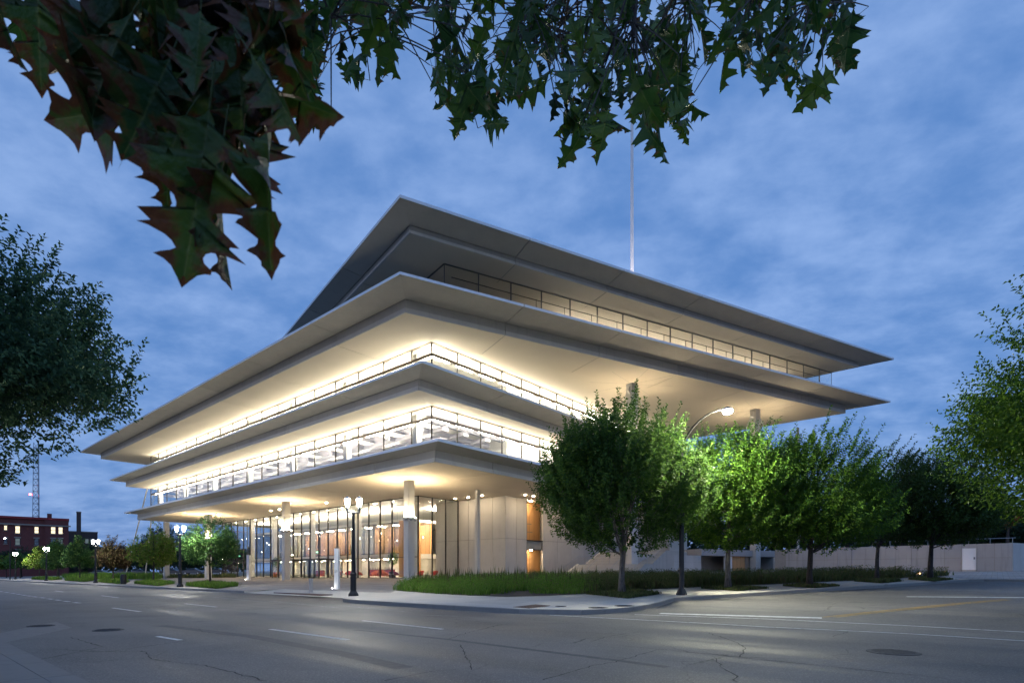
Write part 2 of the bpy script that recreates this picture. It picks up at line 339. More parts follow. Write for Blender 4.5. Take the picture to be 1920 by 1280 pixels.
def leafmat(name, a, b, c2=None, trans=0.35, rough=0.5, noise_s=0.6):
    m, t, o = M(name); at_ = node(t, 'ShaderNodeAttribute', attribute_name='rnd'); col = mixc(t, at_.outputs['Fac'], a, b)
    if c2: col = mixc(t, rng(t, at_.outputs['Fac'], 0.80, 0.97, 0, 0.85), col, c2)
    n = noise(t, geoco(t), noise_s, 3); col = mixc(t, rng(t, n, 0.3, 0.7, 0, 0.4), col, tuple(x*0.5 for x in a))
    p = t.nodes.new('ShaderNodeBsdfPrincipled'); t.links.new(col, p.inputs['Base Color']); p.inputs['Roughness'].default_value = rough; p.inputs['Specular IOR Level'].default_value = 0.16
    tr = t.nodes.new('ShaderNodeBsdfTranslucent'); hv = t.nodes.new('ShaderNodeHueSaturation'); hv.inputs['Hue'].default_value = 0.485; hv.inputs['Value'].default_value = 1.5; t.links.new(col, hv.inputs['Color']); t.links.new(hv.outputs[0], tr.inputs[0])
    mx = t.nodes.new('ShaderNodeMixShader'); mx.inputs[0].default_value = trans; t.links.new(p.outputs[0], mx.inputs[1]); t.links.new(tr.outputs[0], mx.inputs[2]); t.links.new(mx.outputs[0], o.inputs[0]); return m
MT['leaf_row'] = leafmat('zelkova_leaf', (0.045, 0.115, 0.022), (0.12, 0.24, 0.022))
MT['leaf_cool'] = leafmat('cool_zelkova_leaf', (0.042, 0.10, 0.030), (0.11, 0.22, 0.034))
MT['leaf_shade'] = leafmat('shaded_zelkova_leaf', (0.035, 0.075, 0.02), (0.08, 0.14, 0.03))  # darker copy of the row leaf: shade is put into its colour
MT['leaf_oak'] = leafmat('oak_crown_leaf', (0.045, 0.10, 0.058), (0.09, 0.18, 0.085), None, 0.25)
MT['leaf_pin'] = leafmat('pin_oak_leaf', (0.045, 0.12, 0.04), (0.12, 0.24, 0.06))
MT['leaf_brown'] = leafmat('turning_oak_leaf', (0.07, 0.055, 0.028), (0.15, 0.10, 0.05), (0.10, 0.14, 0.04))
MT['leaf_yellow'] = leafmat('lamplit_oak_leaf', (0.10, 0.20, 0.03), (0.20, 0.30, 0.045), (0.26, 0.17, 0.09))  # yellow-green of lamp light on the crowns, put into the leaf colour
MT['leaf_far'] = leafmat('far_tree_leaf', (0.02, 0.045, 0.028), (0.04, 0.08, 0.04))
MT['leaf_orange'] = leafmat('autumn_leaf', (0.30, 0.10, 0.02), (0.45, 0.20, 0.04))
MT['grass'] = leafmat('meadow_grass', (0.075, 0.18, 0.022), (0.19, 0.34, 0.05), (0.16, 0.12, 0.075), 0.3, 0.6, 0.35)
MT['grassdark'] = leafmat('dry_perennial', (0.06, 0.095, 0.028), (0.15, 0.17, 0.06), (0.13, 0.085, 0.06), 0.25, 0.6, 0.5)
def bark(name, a, b):
    m, t, o = M(name); g = geoco(t, (9, 9, 1.6)); n = noise(t, g, 2.2, 7, 0.65, 0.5); c = mixc(t, rng(t, n, .3, .7), a, b); principled(t, o, c, 0.9, 0, n, 0.8, 0.03); return m
MT['bark'] = bark('grey_bark', (0.07, 0.06, 0.052), (0.21, 0.19, 0.17))
MT['barkdark'] = bark('dark_bark', (0.03, 0.025, 0.022), (0.09, 0.075, 0.065))
# ================================================================== ground, street, pavements
def sheet(name, polys, h, mat, parent=None, kind=None):
    mb = MB()
    for poly in polys:
        mb.add([(p[0], p[1], gz(p[0], p[1])+h) for p in poly], [tuple(range(len(poly)))])
    o = mb.build(name, mat, parent)
    if kind: o['kind'] = kind
    return o
def dband(d0, d1, s0=-1600, s1=1600): return [DS(d0, s1), DS(d0, s0), DS(d1, s0), DS(d1, s1)]
def creased(poly):
    if area(poly) < 0: poly = poly[::-1]
    return [q for q in (clip(poly, dband(-60, 0)), clip(poly, dband(0, 75)), clip(poly, dband(75, 300))) if q]
sheet('ground', [dband(-1600, 0), dband(0, 75), dband(75, 1900)], -0.06, MT['earth'], kind='structure')
road = sheet('road', [dband(-14.3, 0, -200, 600), dband(0, 75, -90, 45), dband(0, 1.2, 45, 600)], 0.0, MT['asphalt'], kind='structure')
# near pavement the camera stands on, with its gutter
near = sheet('sidewalk_near', [dband(-30, -14.75, -6, 300)], 0.15, MT['gutter'], kind='structure')
gut = MB()
for s in np.arange(-6, 60, 3.0):
    a, b = s+0.006, s+2.994
    gut.prism([DS(-14.12, b), DS(-14.12, a), DS(-13.82, a), DS(-13.82, b)], -0.05, 0.004)
    gut.prism([DS(-14.75, b), DS(-14.75, a), DS(-14.13, a), DS(-14.13, b)], -0.05, 0.006)
g_ = gut.build('gutter', MT['gutter']); g_['kind'] = 'structure'
# kerb line of the building's block
KW0 = G(1263, 1127); tW = 24.6; KW1 = KW0+W*tW
corner = [DS(0.9, 24.9), DS(-0.2, 24.2), DS(-1.0, 23.0), DS(-1.5, 21.3), DS(-1.65, 18), DS(-1.65, 14.5), DS(-1.6, 11.8), G(1090, 1152), G(1135, 1150), G(1180, 1146.5), G(1215, 1141), G(1243, 1134), KW0]
rightk = [KW0+W*t for t in np.linspace(0, tW, 9)]+[KW1+W*0.6-V*0.5, KW1+W*0.7-V*1.6, KW1+W*0.7-V*20, KW1+W*0.7-V*60]
leftk = [DS(0.9, s) for s in (400, 200, 120)]+[DS(0.9, s) for s in np.arange(114, 38, -3.0)]+[DS(0.9, 37.6)]
apron = [DS(3.4, 37.2), DS(3.4, 25.6)]
block = leftk+apron+corner+rightk[1:]+[DS(75, -70), DS(75, 400)]
plaza = sheet('plaza', creased(block), KERB-0.006, MT['paver'], kind='structure')
ap = MB(); A0, A1, A2, A3 = DS(0.88, 37.6), DS(0.88, 24.9), DS(3.42, 25.3), DS(3.42, 37.4)
ap.add([onz(A0, .012), onz(A1, .012), onz(A2, KERB), onz(A3, KERB)], [(0, 1, 2, 3)])
for a_, b_ in ((A0, A3), (A1, A2)):
    ap.add([onz(a_, -.03), onz(b_, -.03), onz(b_, KERB+.002), onz(a_, KERB+.002)], [(0, 1, 2, 3)])
o_ = ap.build('driveway_apron', MT['slab']); o_['kind'] = 'structure'
kerb = MB().prism([DS(0.93, 400), DS(0.93, 120), DS(1.1, 120), DS(1.1, 400)], -0.05, KERB+0.03).build('kerb', MT['kerb']); kerb['kind'] = 'structure'
def kerb_run(line):
    # lengths of kerb stone between consecutive points
    pts = [np.array(p) for p in line]; ins = []
    for i, p in enumerate(pts):
        d = pts[min(i+1, len(pts)-1)]-pts[max(i-1, 0)]; d /= np.hypot(*d); ins.append(p+np.array([-d[1], d[0]])*0.17)
    for i in range(len(pts)-1):
        e = pts[i+1]-pts[i]; e = e/np.hypot(*e)*.006
        q = [pts[i]+e, pts[i+1]-e, ins[i+1]-e, ins[i]+e]
        mb = MB().hexa([onz(p, -0.08) for p in q], [onz(q[0], KERB-0.012), onz(q[1], KERB-0.012), onz(q[2], KERB+0.008), onz(q[3], KERB+0.008)])
        mb.build('kerb_stone', MT['kerb'], kerb)
kerb_run(leftk[2:]); kerb_run(corner); kerb_run(rightk)
# poured pavement slabs between the kerb and the planting bed
bed_front = [G(px, py, KERB) for px, py in ((742, 1107), (800, 1112), (870, 1116), (950, 1119), (1030, 1117), (1100, 1113), (1180, 1106.5), (1330, 1099.5), (1480, 1094), (1640, 1086), (1775, 1080))]
bed_back = [G(px, py, KERB) for px, py in ((1775, 1077.5), (1640, 1080), (1500, 1082), (1330, 1084), (1190, 1083), (1060, 1084), (900, 1089), (775, 1093))]
walk = [p for p in corner]+rightk[1:9]+[G(1800, 1084, KERB)]+bed_front[::-1]+[DS(3.4, 25.2)]
if area(walk) < 0: walk = walk[::-1]
sidewalk = sheet('sidewalk', creased(walk), KERB+0.002, MT['soil'], kind='structure')
CELL = 2.3
def uv_cell(i, j, g=0.012):
    a, b, c, d = i*CELL+g/2, (i+1)*CELL-g/2, j*CELL+g/2, (j+1)*CELL-g/2
    return [DS(a, d), DS(a, c), DS(b, c), DS(b, d)]
for i in range(-2, 20):
    for j in range(-14, 14):
        for lo, hi in ((-60, -0.0), (0.0, 75)):
            q = clip(clip(walk, uv_cell(i, j)), dband(lo, hi))
            if len(q) >= 3 and abs(area(q)) > 0.12:
                MB().hexa([onz(p, KERB-0.03) for p in q], [onz(p, KERB+0.014) for p in q]).build('paving_slab', MT['slab'], sidewalk)
bedp = bed_front+bed_back
bed = sheet('planting_bed', creased(bedp if area(bedp) > 0 else bedp[::-1]), KERB+0.03, MT['soil'], kind='structure')
# far side of the right-hand street
PR = np.array([W[1], -W[0]])
farw = [KW0+PR*13.4+W*t for t in (3.0, 40)]+[KW0+PR*40+W*t for t in (40, 3.0)]
if area(farw) < 0: farw = farw[::-1]
sheet('sidewalk_far', creased(farw), KERB, MT['slab'], kind='structure')
# ------------------------------------------------------------------ paint, cracks, patches
def ribbon(name, pxs, w, mat, h, jit=0.0, parent=road):
    pts = [G(*p) for p in pxs]
    if jit:
        fine = []
        for a, b in zip(pts[:-1], pts[1:]):
            n = max(2, int(np.hypot(*(b-a))/0.12))
            for k in range(n): fine.append(a+(b-a)*k/n+RNG.normal(0, jit, 2))
        pts = fine+[pts[-1]]; w = [w*RNG.uniform(0.35, 1.3) for _ in pts]
    L, R = stroke(pts, w); mb = MB()
    vs = [onz(p, h) for p in L]+[onz(p, h) for p in R]; n = len(L)
    mb.add(vs, [(n+i, n+i+1, i+1, i) for i in range(n-1)]); return mb.build(name, mat, parent)
for a, b, w in (((507, 1179), (653, 1199), .13), ((680, 1163), (830, 1179), .12), ((211, 1139), (263, 1146), .13), ((347, 1131), (406, 1137.3), .13), ((295, 1192.5), (338, 1199.5), .11), ((190, 1116), (222, 1119.8), .14), ((103, 1107), (119, 1109), .14)):
    ribbon('lane_marking', [a, b], w, MT['paint'], 0.005)
for a, b, w in (((305, 1131.5), (345, 1134), .12), ((330, 1140), (360, 1142.5), .12), ((400, 1119), (500, 1128.5), .12), ((505, 1126), (640, 1139.5), .12), ((790, 1152), (858, 1154.5), .12), ((640, 1135), (760, 1146), .12)):
    ribbon('lane_marking', [a, b], w, MT['faintpaint'], 0.005)
for x, y in ((2, 1108.3), (13, 1110), (25, 1111.8), (35, 1113.3), (45, 1115), (55, 1116.6), (66, 1118.2), (80, 1120), (94, 1122.2), (109, 1124.3), (125, 1126.7), (144, 1129.3)):
    k = 3+x*0.018; ribbon('lane_dot', [(x-k, y-k*.1), (x+k, y+k*.1)], .17, MT['paint'], 0.005)
ribbon('stop_line', [(1237, 1149.4), (1541, 1158)], .36, MT['paint'], 0.005)
ribbon('crosswalk_line', [(1190, 1151.6), (1440, 1160), (1700, 1172.5), (2000, 1189)], .10, MT['paint'], 0.007)
ribbon('crosswalk_line', [(1030, 1152.4), (1330, 1168.5), (1440, 1175), (1700, 1187.5), (2000, 1206)], .11, MT['paint'], 0.007)
ribbon('centre_line', [(1544, 1156.6), (1630, 1147), (1790, 1131), (1885, 1123)], .16, MT['yellow'], 0.005)
ribbon('centre_line', [(1566, 1156.6), (1650, 1147.5), (1805, 1131.6), (1895, 1124)], .13, MT['yellow'], 0.006)
ribbon('lane_marking', [(1700, 1118), (1990, 1120)], .35, MT['paint'], 0.005)  # broad pale band across the far side street
ribbon('lane_marking', [(1780, 1106), (1900, 1104.5)], .13, MT['faintpaint'], 0.005)
cracks = [[(862, 1208), (870, 1222), (880, 1238), (884, 1255)], [(720, 1275), (757, 1268), (804, 1259), (855, 1254.5)],
 [(1015, 1275), (1070, 1259), (1110, 1248), (1150, 1240.6), (1190, 1229.6), (1232, 1217.6)], [(1108, 1202), (1147, 1191), (1198, 1184)],
 [(1107, 1204), (1294, 1222), (1440, 1237), (1772, 1271)], [(1328, 1186), (1353, 1194), (1382, 1204), (1400, 1215), (1386, 1231)],
 [(1340, 1231), (1355, 1253), (1377, 1264), (1382, 1278)], [(72, 1236), (130, 1225), (192, 1212), (150, 1199), (131, 1194)],
 [(172, 1219), (215, 1221), (267, 1219), (277, 1227), (281, 1235), (310, 1239), (385, 1247), (460, 1266), (500, 1276)], [(100, 1216), (200, 1222), (262, 1212), (350, 1201)],
 [(838, 1199), (870, 1187), (940, 1170)], [(1561, 1193), (1590, 1183)], [(800, 1155), (870, 1162), (960, 1171), (1030, 1173)], [(375, 1177), (377, 1183), (440, 1192)]]
for c_ in cracks: ribbon('crack', c_, 0.022, MT['tar'], 0.003, 0.016)
ribbon('skid_mark', [(665, 1180), (837, 1197.5), (1139, 1235), (1252, 1250)], .17, MT['skid'], 0.002)
ribbon('skid_mark', [(300, 1172), (470, 1192), (640, 1224), (760, 1252)], .30, MT['skid'], 0.0022)
patch = [G(*p) for p in ((432, 1145), (640, 1134), (720, 1138), (520, 1152))]
sheet('road_patch', [patch], 0.0035, MT['patch'], road)
patch = [G(*p) for p in ((0, 1186), (105, 1165), (135, 1176), (0, 1206))]
sheet('road_patch', [patch], 0.0032, MT['patch'], road)
def disc(name, px, py, rx, label, cat, mat, h, n=26, group=None):
    c = G(px, py, h if h > .1 else 0); r = rx/F*c[1]; z = gz(*c)+h
    t_ = empty(name, (c[0], c[1], z), label, cat, group)
    mb = MB().lathe([(r, -0.02), (r, 0.004), (r*.97, 0.009)], n, (c[0], c[1], z)); mb.build('rim', MT['manhole'], t_)
    mb = MB()
    mb.lathe([(r*.88, -0.01), (r*.88, 0.0105)], n, (c[0], c[1], z)); mb.build('lid', mat, t_)
    mb = MB()
    for k in range(-3, 4):
        ww = math.sqrt(max(0, (.8*r)**2-(k*r*.22)**2)); mb.box(c[0]-ww, c[0]+ww, c[1]+k*r*.22-.008, c[1]+k*r*.22+.008, z+.009, z+.0145)
    mb.build('rib', MT['manhole'], t_); return t_
disc('manhole_cover', 77, 1173, 21, 'dark round manhole cover in the pale road patch by the near kerb', 'manhole cover', MT['manhole'], 0.006)
disc('manhole_cover', 203, 1180.5, 25, 'dark round manhole cover right of the pale road patch', 'manhole cover', MT['manhole'], 0.002)
disc('manhole_cover', 1675, 1222, 44, 'large sunken dark manhole cover nearest the bottom right road', 'manhole cover', MT['manhole'], 0.002)
disc('manhole_cover', 1122, 1138.5, 19, 'brown round cover in the corner pavement, nearer the kerb', 'manhole cover', MT['rust'], KERB+.012)
disc('manhole_cover', 1171, 1135, 19, 'brown round cover in the corner pavement beside the dark kerb end', 'manhole cover', MT['rust'], KERB+.012)
disc('manhole_cover', 1052, 1136, 11, 'smallest brown cover in the corner pavement behind the tactile plate', 'manhole cover', MT['rust'], KERB+.012)
def tactile(name, pxs, label):
    q = [G(x, y, KERB) for x, y in pxs]; c = sum(q)/4; t_ = empty(name, onz(c, KERB+.014), label, 'tactile plate')
    MB().hexa([onz(p, KERB-.02) for p in q], [onz(p, KERB+.022) for p in q]).build('plate', MT['rust'], t_)
    mb = MB()
    for i in range(1, 8):
        for j in range(1, 5):
            a, b = i/8, j/5; p = (q[0]*(1-a)+q[1]*a)*(1-b)+(q[3]*(1-a)+q[2]*a)*b
            mb.lathe([(.022, 0), (.014, .008)], 6, onz(p, KERB+.0215))
    d_ = mb.build('stud', MT['rust'], t_); d_['kind'] = 'stuff'
tactile('tactile_plate', ((962, 1138), (1004, 1133.2), (1032, 1135.4), (992, 1140.6)), 'rust brown tactile plate at the corner kerb ramp')
tactile('tactile_plate', ((513, 1110.5), (545, 1111.2), (624, 1114.2), (600, 1115.6)), 'long rust brown tactile strip at the driveway behind the steel bollards')

# ================================================================== the office building
bld = empty('office_building', (*PA, gz(*PA)+KERB), 'terraced office building of stacked overhanging pale slabs with brightly lit glass floors', 'building')
Z4, Z3, Z2, Z1 = 9.56, 15.58, 20.97, 26.37         # undersides of the four slabs, bottom to top
def seq(F0, F1, first, step):
    L = np.hypot(*(F1-F0)); js = [0.0]; x = first
    while x < L-step*0.35: js.append(x); x += step
    return js+[L]
def slab(tip, offs, zs, lowh, uph, rise, tt, bays, ring, name):
    fas = inset(tip, offs); ins = inset(fas, ring); n = len(tip)
    ztip = zs+lowh+uph+rise+tt; zf = zs+lowh+uph; fin = inset(fas, [.135]*n)
    core = MB().prism(inset(fas, [0.14]*n), zs+0.03, ztip-0.04).build(name, [MT['core']], bld)
    MB().prism(inset(tip, [0.3]*n), ztip-0.035, ztip-0.004).build('roof_deck', MT['rooftop'], core)
    MB().prism(ins, zs+0.004, zs+0.028).build('soffit_centre', MT['soffit'], core)
    for i in range(n):
        T0, T1, F0, F1, I0, I1 = tip[i], tip[(i+1) % n], fas[i], fas[(i+1) % n], ins[i], ins[(i+1) % n]
        T0, T1 = np.array(T0), np.array(T1); e = (F1-F0)/np.hypot(*(F1-F0)); nr = np.array([e[1], -e[0]])     # outward
        js = seq(F0, F1, *bays[i][:2]); g = 0.034
        if len(bays[i]) > 2: js = [js[-1]-x for x in js][::-1]
        for a, b in zip(js[:-1], js[1:]):
            fa, fb = F0+e*(a+(g if a > 0 else 0)), F0+e*(b-(g if b < js[-1] else 0))
            ta = fa+nr*offs[i] if a > 0 else T0; tb = fb+nr*offs[i] if b < js[-1] else T1
            ia = fa-nr*ring[i] if a > 0 else I0; ib = fb-nr*ring[i] if b < js[-1] else I1
            MB().hexa([(*fa, zf), (*fb, zf), (*tb, ztip-tt), (*ta, ztip-tt)][::-1], [(*fa, ztip-.006), (*fb, ztip-.006), (*tb, ztip-.006), (*ta, ztip-.006)][::-1]).build('wing_panel', MT['wing'], core)
            # drip edge of the wing
            q = [ta, tb, tb+nr*.03, ta+nr*.03]
            MB().prism(q[::-1] if area(q) < 0 else q, ztip-tt-.015, ztip+.03).build('edge_trim', MT['trim'], core)
            q = [fa-nr*.12, fb-nr*.12, fb-nr*.05, fa-nr*.05]
            MB().prism(q[::-1], zs+lowh-.003, zf+.004).build('fascia_panel', MT['fascia'], core)
            q = [fa-nr*.12, fb-nr*.12, fb, fa]
            MB().prism(q[::-1], zs-.012, zs+lowh).build('fascia_ledge', MT['ledge'], core)
            MB().prism([fa-nr*.135 if a > 0 else fin[i], ia, ib, fb-nr*.135 if b < js[-1] else fin[(i+1) % n]][::-1], zs+.001, zs+.02).build('soffit_panel', MT['soffit'], core)
    return fas
def poly_from(front, right, left, backr, backl):
    return [front, right, backr, backl, left]
# lowest slab
c4 = athz(821, 822, Z4+1.24); t4 = [c4, c4+U*46, c4+U*46+V*72.4, c4+V*72.4]
F4 = slab(t4, [1.55, 1.2, 2.4, 1.1], Z4, .30, .57, .21, .16, [(6.3, 9.2), (8, 9.2), (9, 12), (7.5, 12.1, 1)], [4.5, 5, 6, 4.6], 'floor_slab')
c3 = athz(792, 676, Z3+1.24); t3 = [c3, c3+U*44, c3+U*44+V*79.2, c3+V*79.2]
F3 = slab(t3, [2.3, 1.5, 2.8, 1.55], Z3, .32, .53, .24, .15, [(7.8, 9.2), (8, 9.2), (9, 12), (8.6, 12.1, 1)], [2.6, 5, 2.5, 3.2], 'floor_slab')
c2 = athz(750, 510, Z2+1.23); r2 = c2+W*61.0; t2 = [c2, r2, r2+V*42, c2+V*88+U*40, c2+V*87.5]
F2 = slab(t2, [3.08, 2.6, 2.5, 2.6, 2.35], Z2, .36, .64, .08, .15, [(8.55, 9.67), (9, 9.2), (9, 12), (9, 12), (9.4, 12.1, 1)], [4.5, 5, 6, 5, 4.4], 'floor_slab')
LR = np.array([-0.602, 0.798])
c1 = athz(750, 366, Z1+0.92); r1 = c1+W*61.2; t1 = [c1, r1, r1+V*38, c1+LR*52+U*20, c1+LR*50]
F1_ = slab(t1, [2.29, 2.3, 2.5, 2.3, 1.76], Z1, .20, .36, .20, .16, [(8.9, 9.3), (9, 9.2), (9, 12), (9, 12), (9.0, 9.3, 1)], [3.4, 5, 6, 5, 3.4], 'roof_slab')
# ------------------------------------------------------------------ curtain walls
def curtain(A, Bp, z0, z1, joints, transoms, name, mw=.07, md=.16, mmat='dark', rmat='rail', gmat='glass', railh=.12, lean=0.0, capend=True):
    A = np.array(A); Bp = np.array(Bp); e = (Bp-A)/np.hypot(*(Bp-A)); nr = np.array([e[1], -e[0]])
    L = np.hypot(*(Bp-A)); rail = MB()
    def bx(a, b, h0, h1, d0, d1):
        q = [A+e*a+nr*d0, A+e*b+nr*d0, A+e*b+nr*d1, A+e*a+nr*d1]
        if area(q) < 0: q = q[::-1]
        return MB().prism(q, h0, h1)
    mb = MB()
    for h in transoms:
        q = bx(0, L, h-railh/2, h+railh/2, -md/2-.03, md/2+.03); mb.add(q.v, q.f)
    for h0, h1 in ((z0, z0+.08), (z1-.05, z1)):
        q = bx(0, L, h0, h1, -md/2, md/2); mb.add(q.v, q.f)
    cw = mb.build(name, MT[rmat], bld)
    js = [j for j in joints if 0 <= j <= L]
    for j in js:
        if 0.05 < j < L-0.05 or capend: bx(max(0, j-mw/2), min(L, j+mw/2), z0+.08, z1-.05, -md/2-.01, md/2+.01).build('mullion', MT[mmat], cw)
    zz = [z0+.08]+list(transoms)+[z1-.05]
    for a, b in zip(js[:-1], js[1:]):
        for k in range(len(zz)-1):
            lo = zz[k]+(railh/2 if k > 0 else 0); hi = zz[k+1]-(railh/2 if k < len(zz)-2 else 0)
            bx(a+mw/2, b-mw/2, lo, hi, -.012, .012).build('glass_pane', MT[gmat], cw)
    return cw
def steps(first, step, L):
    r = [0.0]; x = first
    while x < L-.4*step: r.append(x); x += step
    return r+[L]
gc = athz(809.5, 760, Z3); LL = 71.0; LRt = 38.0
lightm = {}
def strips(A, Bp, joints, z, inset_d, name='light_strip', mat='strip', w=.14, margin=.45):
    A = np.array(A); Bp = np.array(Bp); e = (Bp-A)/np.hypot(*(Bp-A)); nr = np.array([-e[1], e[0]])
    for a, b in zip(joints[:-1], joints[1:]):
        p, q = A+e*(a+margin)+nr*inset_d, A+e*(b-margin)+nr*inset_d
        poly = [p, q, q+nr*w, p+nr*w]
        if area(poly) < 0: poly = poly[::-1]
        MB().prism(poly, z-.03, z+.03).build(name, MT[mat], bld)
for zb, zt in ((Z4+1.28, Z3-.01), (Z3+1.28, Z2-.01)):
    jl = steps(2.66, 4.05, LL); jr = steps(2.98, 2.98, LRt)
    trs = [zt-1.02]
    cl_ = curtain(gc+V*LL, gc, zb, zt, [LL-j for j in jl][::-1], trs, 'curtain_wall', .042, .12, railh=.18)
    cr_ = curtain(gc, gc+U*LRt, zb, zt, jr, trs, 'curtain_wall', .042, .12, railh=.18)
    strips(gc+V*LL, gc, [LL-j for j in jl][::-1], zt-.92, .55)
    strips(gc, gc+U*LRt, jr, zt-.92, .55)
    # far end of the office floor
    curtain(gc+V*LL+U*18, gc+V*LL, zb, zt, steps(3, 3, 18), trs, 'curtain_wall', .042, .12, railh=.18)
# interiors of the two office floors
def room(z0, zc, mats):
    MB().prism([B(12, -1), B(36, -1), B(36, 60), B(12, 60)], z0, zc).build('core_wall', MT[mats], bld)
room(Z4+1.28, Z3-.02, 'white'); room(Z3+1.28, Z2-.02, 'white')
ins = 1.5
MB().prism([gc+U*.25+V*.25, gc+U*37+V*.25, gc+U*37+V*70.6, gc+U*.25+V*70.6], Z2-.06, Z2-.02).build('ceiling', MT['ceiling'], bld)
MB().prism([gc+U*.25+V*.25, gc+U*37+V*.25, gc+U*37+V*70.6, gc+U*.25+V*70.6], Z3-.06, Z3-.02).build('ceiling', MT['ceiling'], bld)
for k in range(14):      # exposed beams and ducts of the lower office floor
    v = 2.0+k*5.1; p = gc+V*v
    MB().prism([p+U*1.5, p+U*11.5, p+U*11.5+V*.45, p+U*1.5+V*.45], Z3-.75, Z3-.08).build('ceiling_beam', MT['duct'], bld)
    q = p+V*1.6
    MB().tube([(*(q+U*2.0), Z3-1.05), (*(q+U*10.8), Z3-1.05)], [.26, .26], 10).build('duct', MT['duct'], bld)
for u_ in (2.6, 5.2, 8.2):
    p = gc+U*u_; MB().prism([p+V*1.5, p+U*.7+V*1.5, p+U*.7+V*69, p+V*69], Z3-1.35, Z3-.98).build('duct', MT['duct'], bld)
for k in range(14):
    p = gc+V*(4.4+k*5.1)+U*3.9
    MB().prism([p, p+U*.12, p+U*.12+V*2.4, p+V*2.4], Z3-1.62, Z3-1.56).build('pendant_strip', MT['lobbylight'], bld)
for v_ in (-.2, 10.86, 21.92, 32.98, 44.04, 55.1, 66):
    p = B(.75, v_); q = [p-U*.3-V*.3, p+U*.3-V*.3, p+U*.3+V*.3, p-U*.3+V*.3]
    for zb, zt in ((Z4+1.28, Z3-.07), (Z3+1.28, Z2-.07)): MB().prism(q, zb, zt).build('office_column', MT['white'], bld, bevel=.03)
# top floor
g4 = athz(832.8, 493.8, Z1); L4 = 51.6
jr4 = steps(3.07, 3.07, L4); zb4 = Z2+1.26
curtain(g4, g4+W*L4, zb4, Z1-.01, jr4, [Z1-2.1], 'curtain_wall', .045, .12, railh=.12, rmat='greyrail', mmat='greyrail')
LLr = 30; curtain(g4+LR*LLr, g4, zb4, Z1-.01, steps(3.0, 3.0, LLr), [Z1-2.1], 'curtain_wall', .045, .12, railh=.12, rmat='greyrail', mmat='greyrail')
curtain(g4+W*L4, g4+W*L4+V*24, zb4, Z1-.01, steps(3.0, 3.0, 24), [Z1-2.1], 'curtain_wall', .045, .12, rmat='dark')
Nw = np.array([-W[1], W[0]])
MB().prism([g4+W*4+Nw*11, g4+W*44+Nw*11, g4+W*44+Nw*24, g4+W*4+Nw*24], zb4, Z1-.02).build('core_wall', MT['pale'], bld)
for k in range(11):
    p = g4+W*(13.5+k*3.07)+Nw*5.0
    MB().prism([p, p+W*1.6, p+W*1.6+Nw*.14, p+Nw*.14], Z1-1.5, Z1-1.44).build('pendant_strip', MT['toplight'], bld)
    p = g4+W*(3.07*(k+3))+Nw*.9
    MB().bar((*p, zb4), (*p, Z1-.4), .05, .05).build('inner_post', MT['dark'], bld)
q0 = g4+Nw*.9; MB().bar((*(q0+W*1), Z1-.45), (*(q0+W*50), Z1-.45), .05, .05).build('inner_rail', MT['dark'], bld)
# ------------------------------------------------------------------ columns
def cruciform(c, r, z0, z1, w=.16):
    mb = MB(); a = [c-U*r-V*w, c+U*r-V*w, c+U*r+V*w, c-U*r+V*w]; mb.prism(a, z0, z1)
    a = [c-U*(w-.01)-V*r, c+U*(w-.01)-V*r, c+U*(w-.01)+V*r, c-U*(w-.01)+V*r]; mb.prism(a, z0, z1-.004); return mb
def column(c, z1, r=.36):
    z0 = gz(*c)+KERB-.3; q = [c-U*r-V*r, c+U*r-V*r, c+U*r+V*r, c-U*r+V*r]; fl = .05
    mb = MB().prism([c-U*(r-fl)-V*r, c+U*(r-fl)-V*r, c+U*(r-fl)+V*r, c-U*(r-fl)+V*r], z0, z1)
    mb.prism([c-U*r-V*(r-fl), c+U*r-V*(r-fl), c+U*r+V*(r-fl), c-U*r+V*(r-fl)], z0, z1-.003)
    return mb.build('column', MT['column'], bld)
front_cols = []
for v_ in (0, 22.2, 44.4, 61.0):
    front_cols.append(column(B(0, v_), Z4, .36))
column(athz(895, 918, Z4), Z4, .20)
def flood_cluster(col, c, z, dirs, lens='flood'):
    for a in dirs:
        d = np.array([math.cos(a), math.sin(a)]); p = c+d*.52
        fx = MB(); fx.lathe([(.06, -.28), (.15, -.22), (.20, 0.0), (.20, .03)], 10, (p[0], p[1], z)); f_ = fx.build('flood_light', MT['steel'], col)
        MB().lathe([(.165, .012), (.165, .036)], 10, (p[0], p[1], z)).build('lens', MT[lens], col)
        MB().bar((*(c+d*.3), z-.2), (*p, z-.2), .05, .05).build('bracket', MT['blackmetal'], col)
for c_, v_ in zip(front_cols[:3], (0, 22.2, 44.4)):
    flood_cluster(c_, B(0, v_), 6.25, [math.radians(x) for x in (-60, 30, 150, 240)])
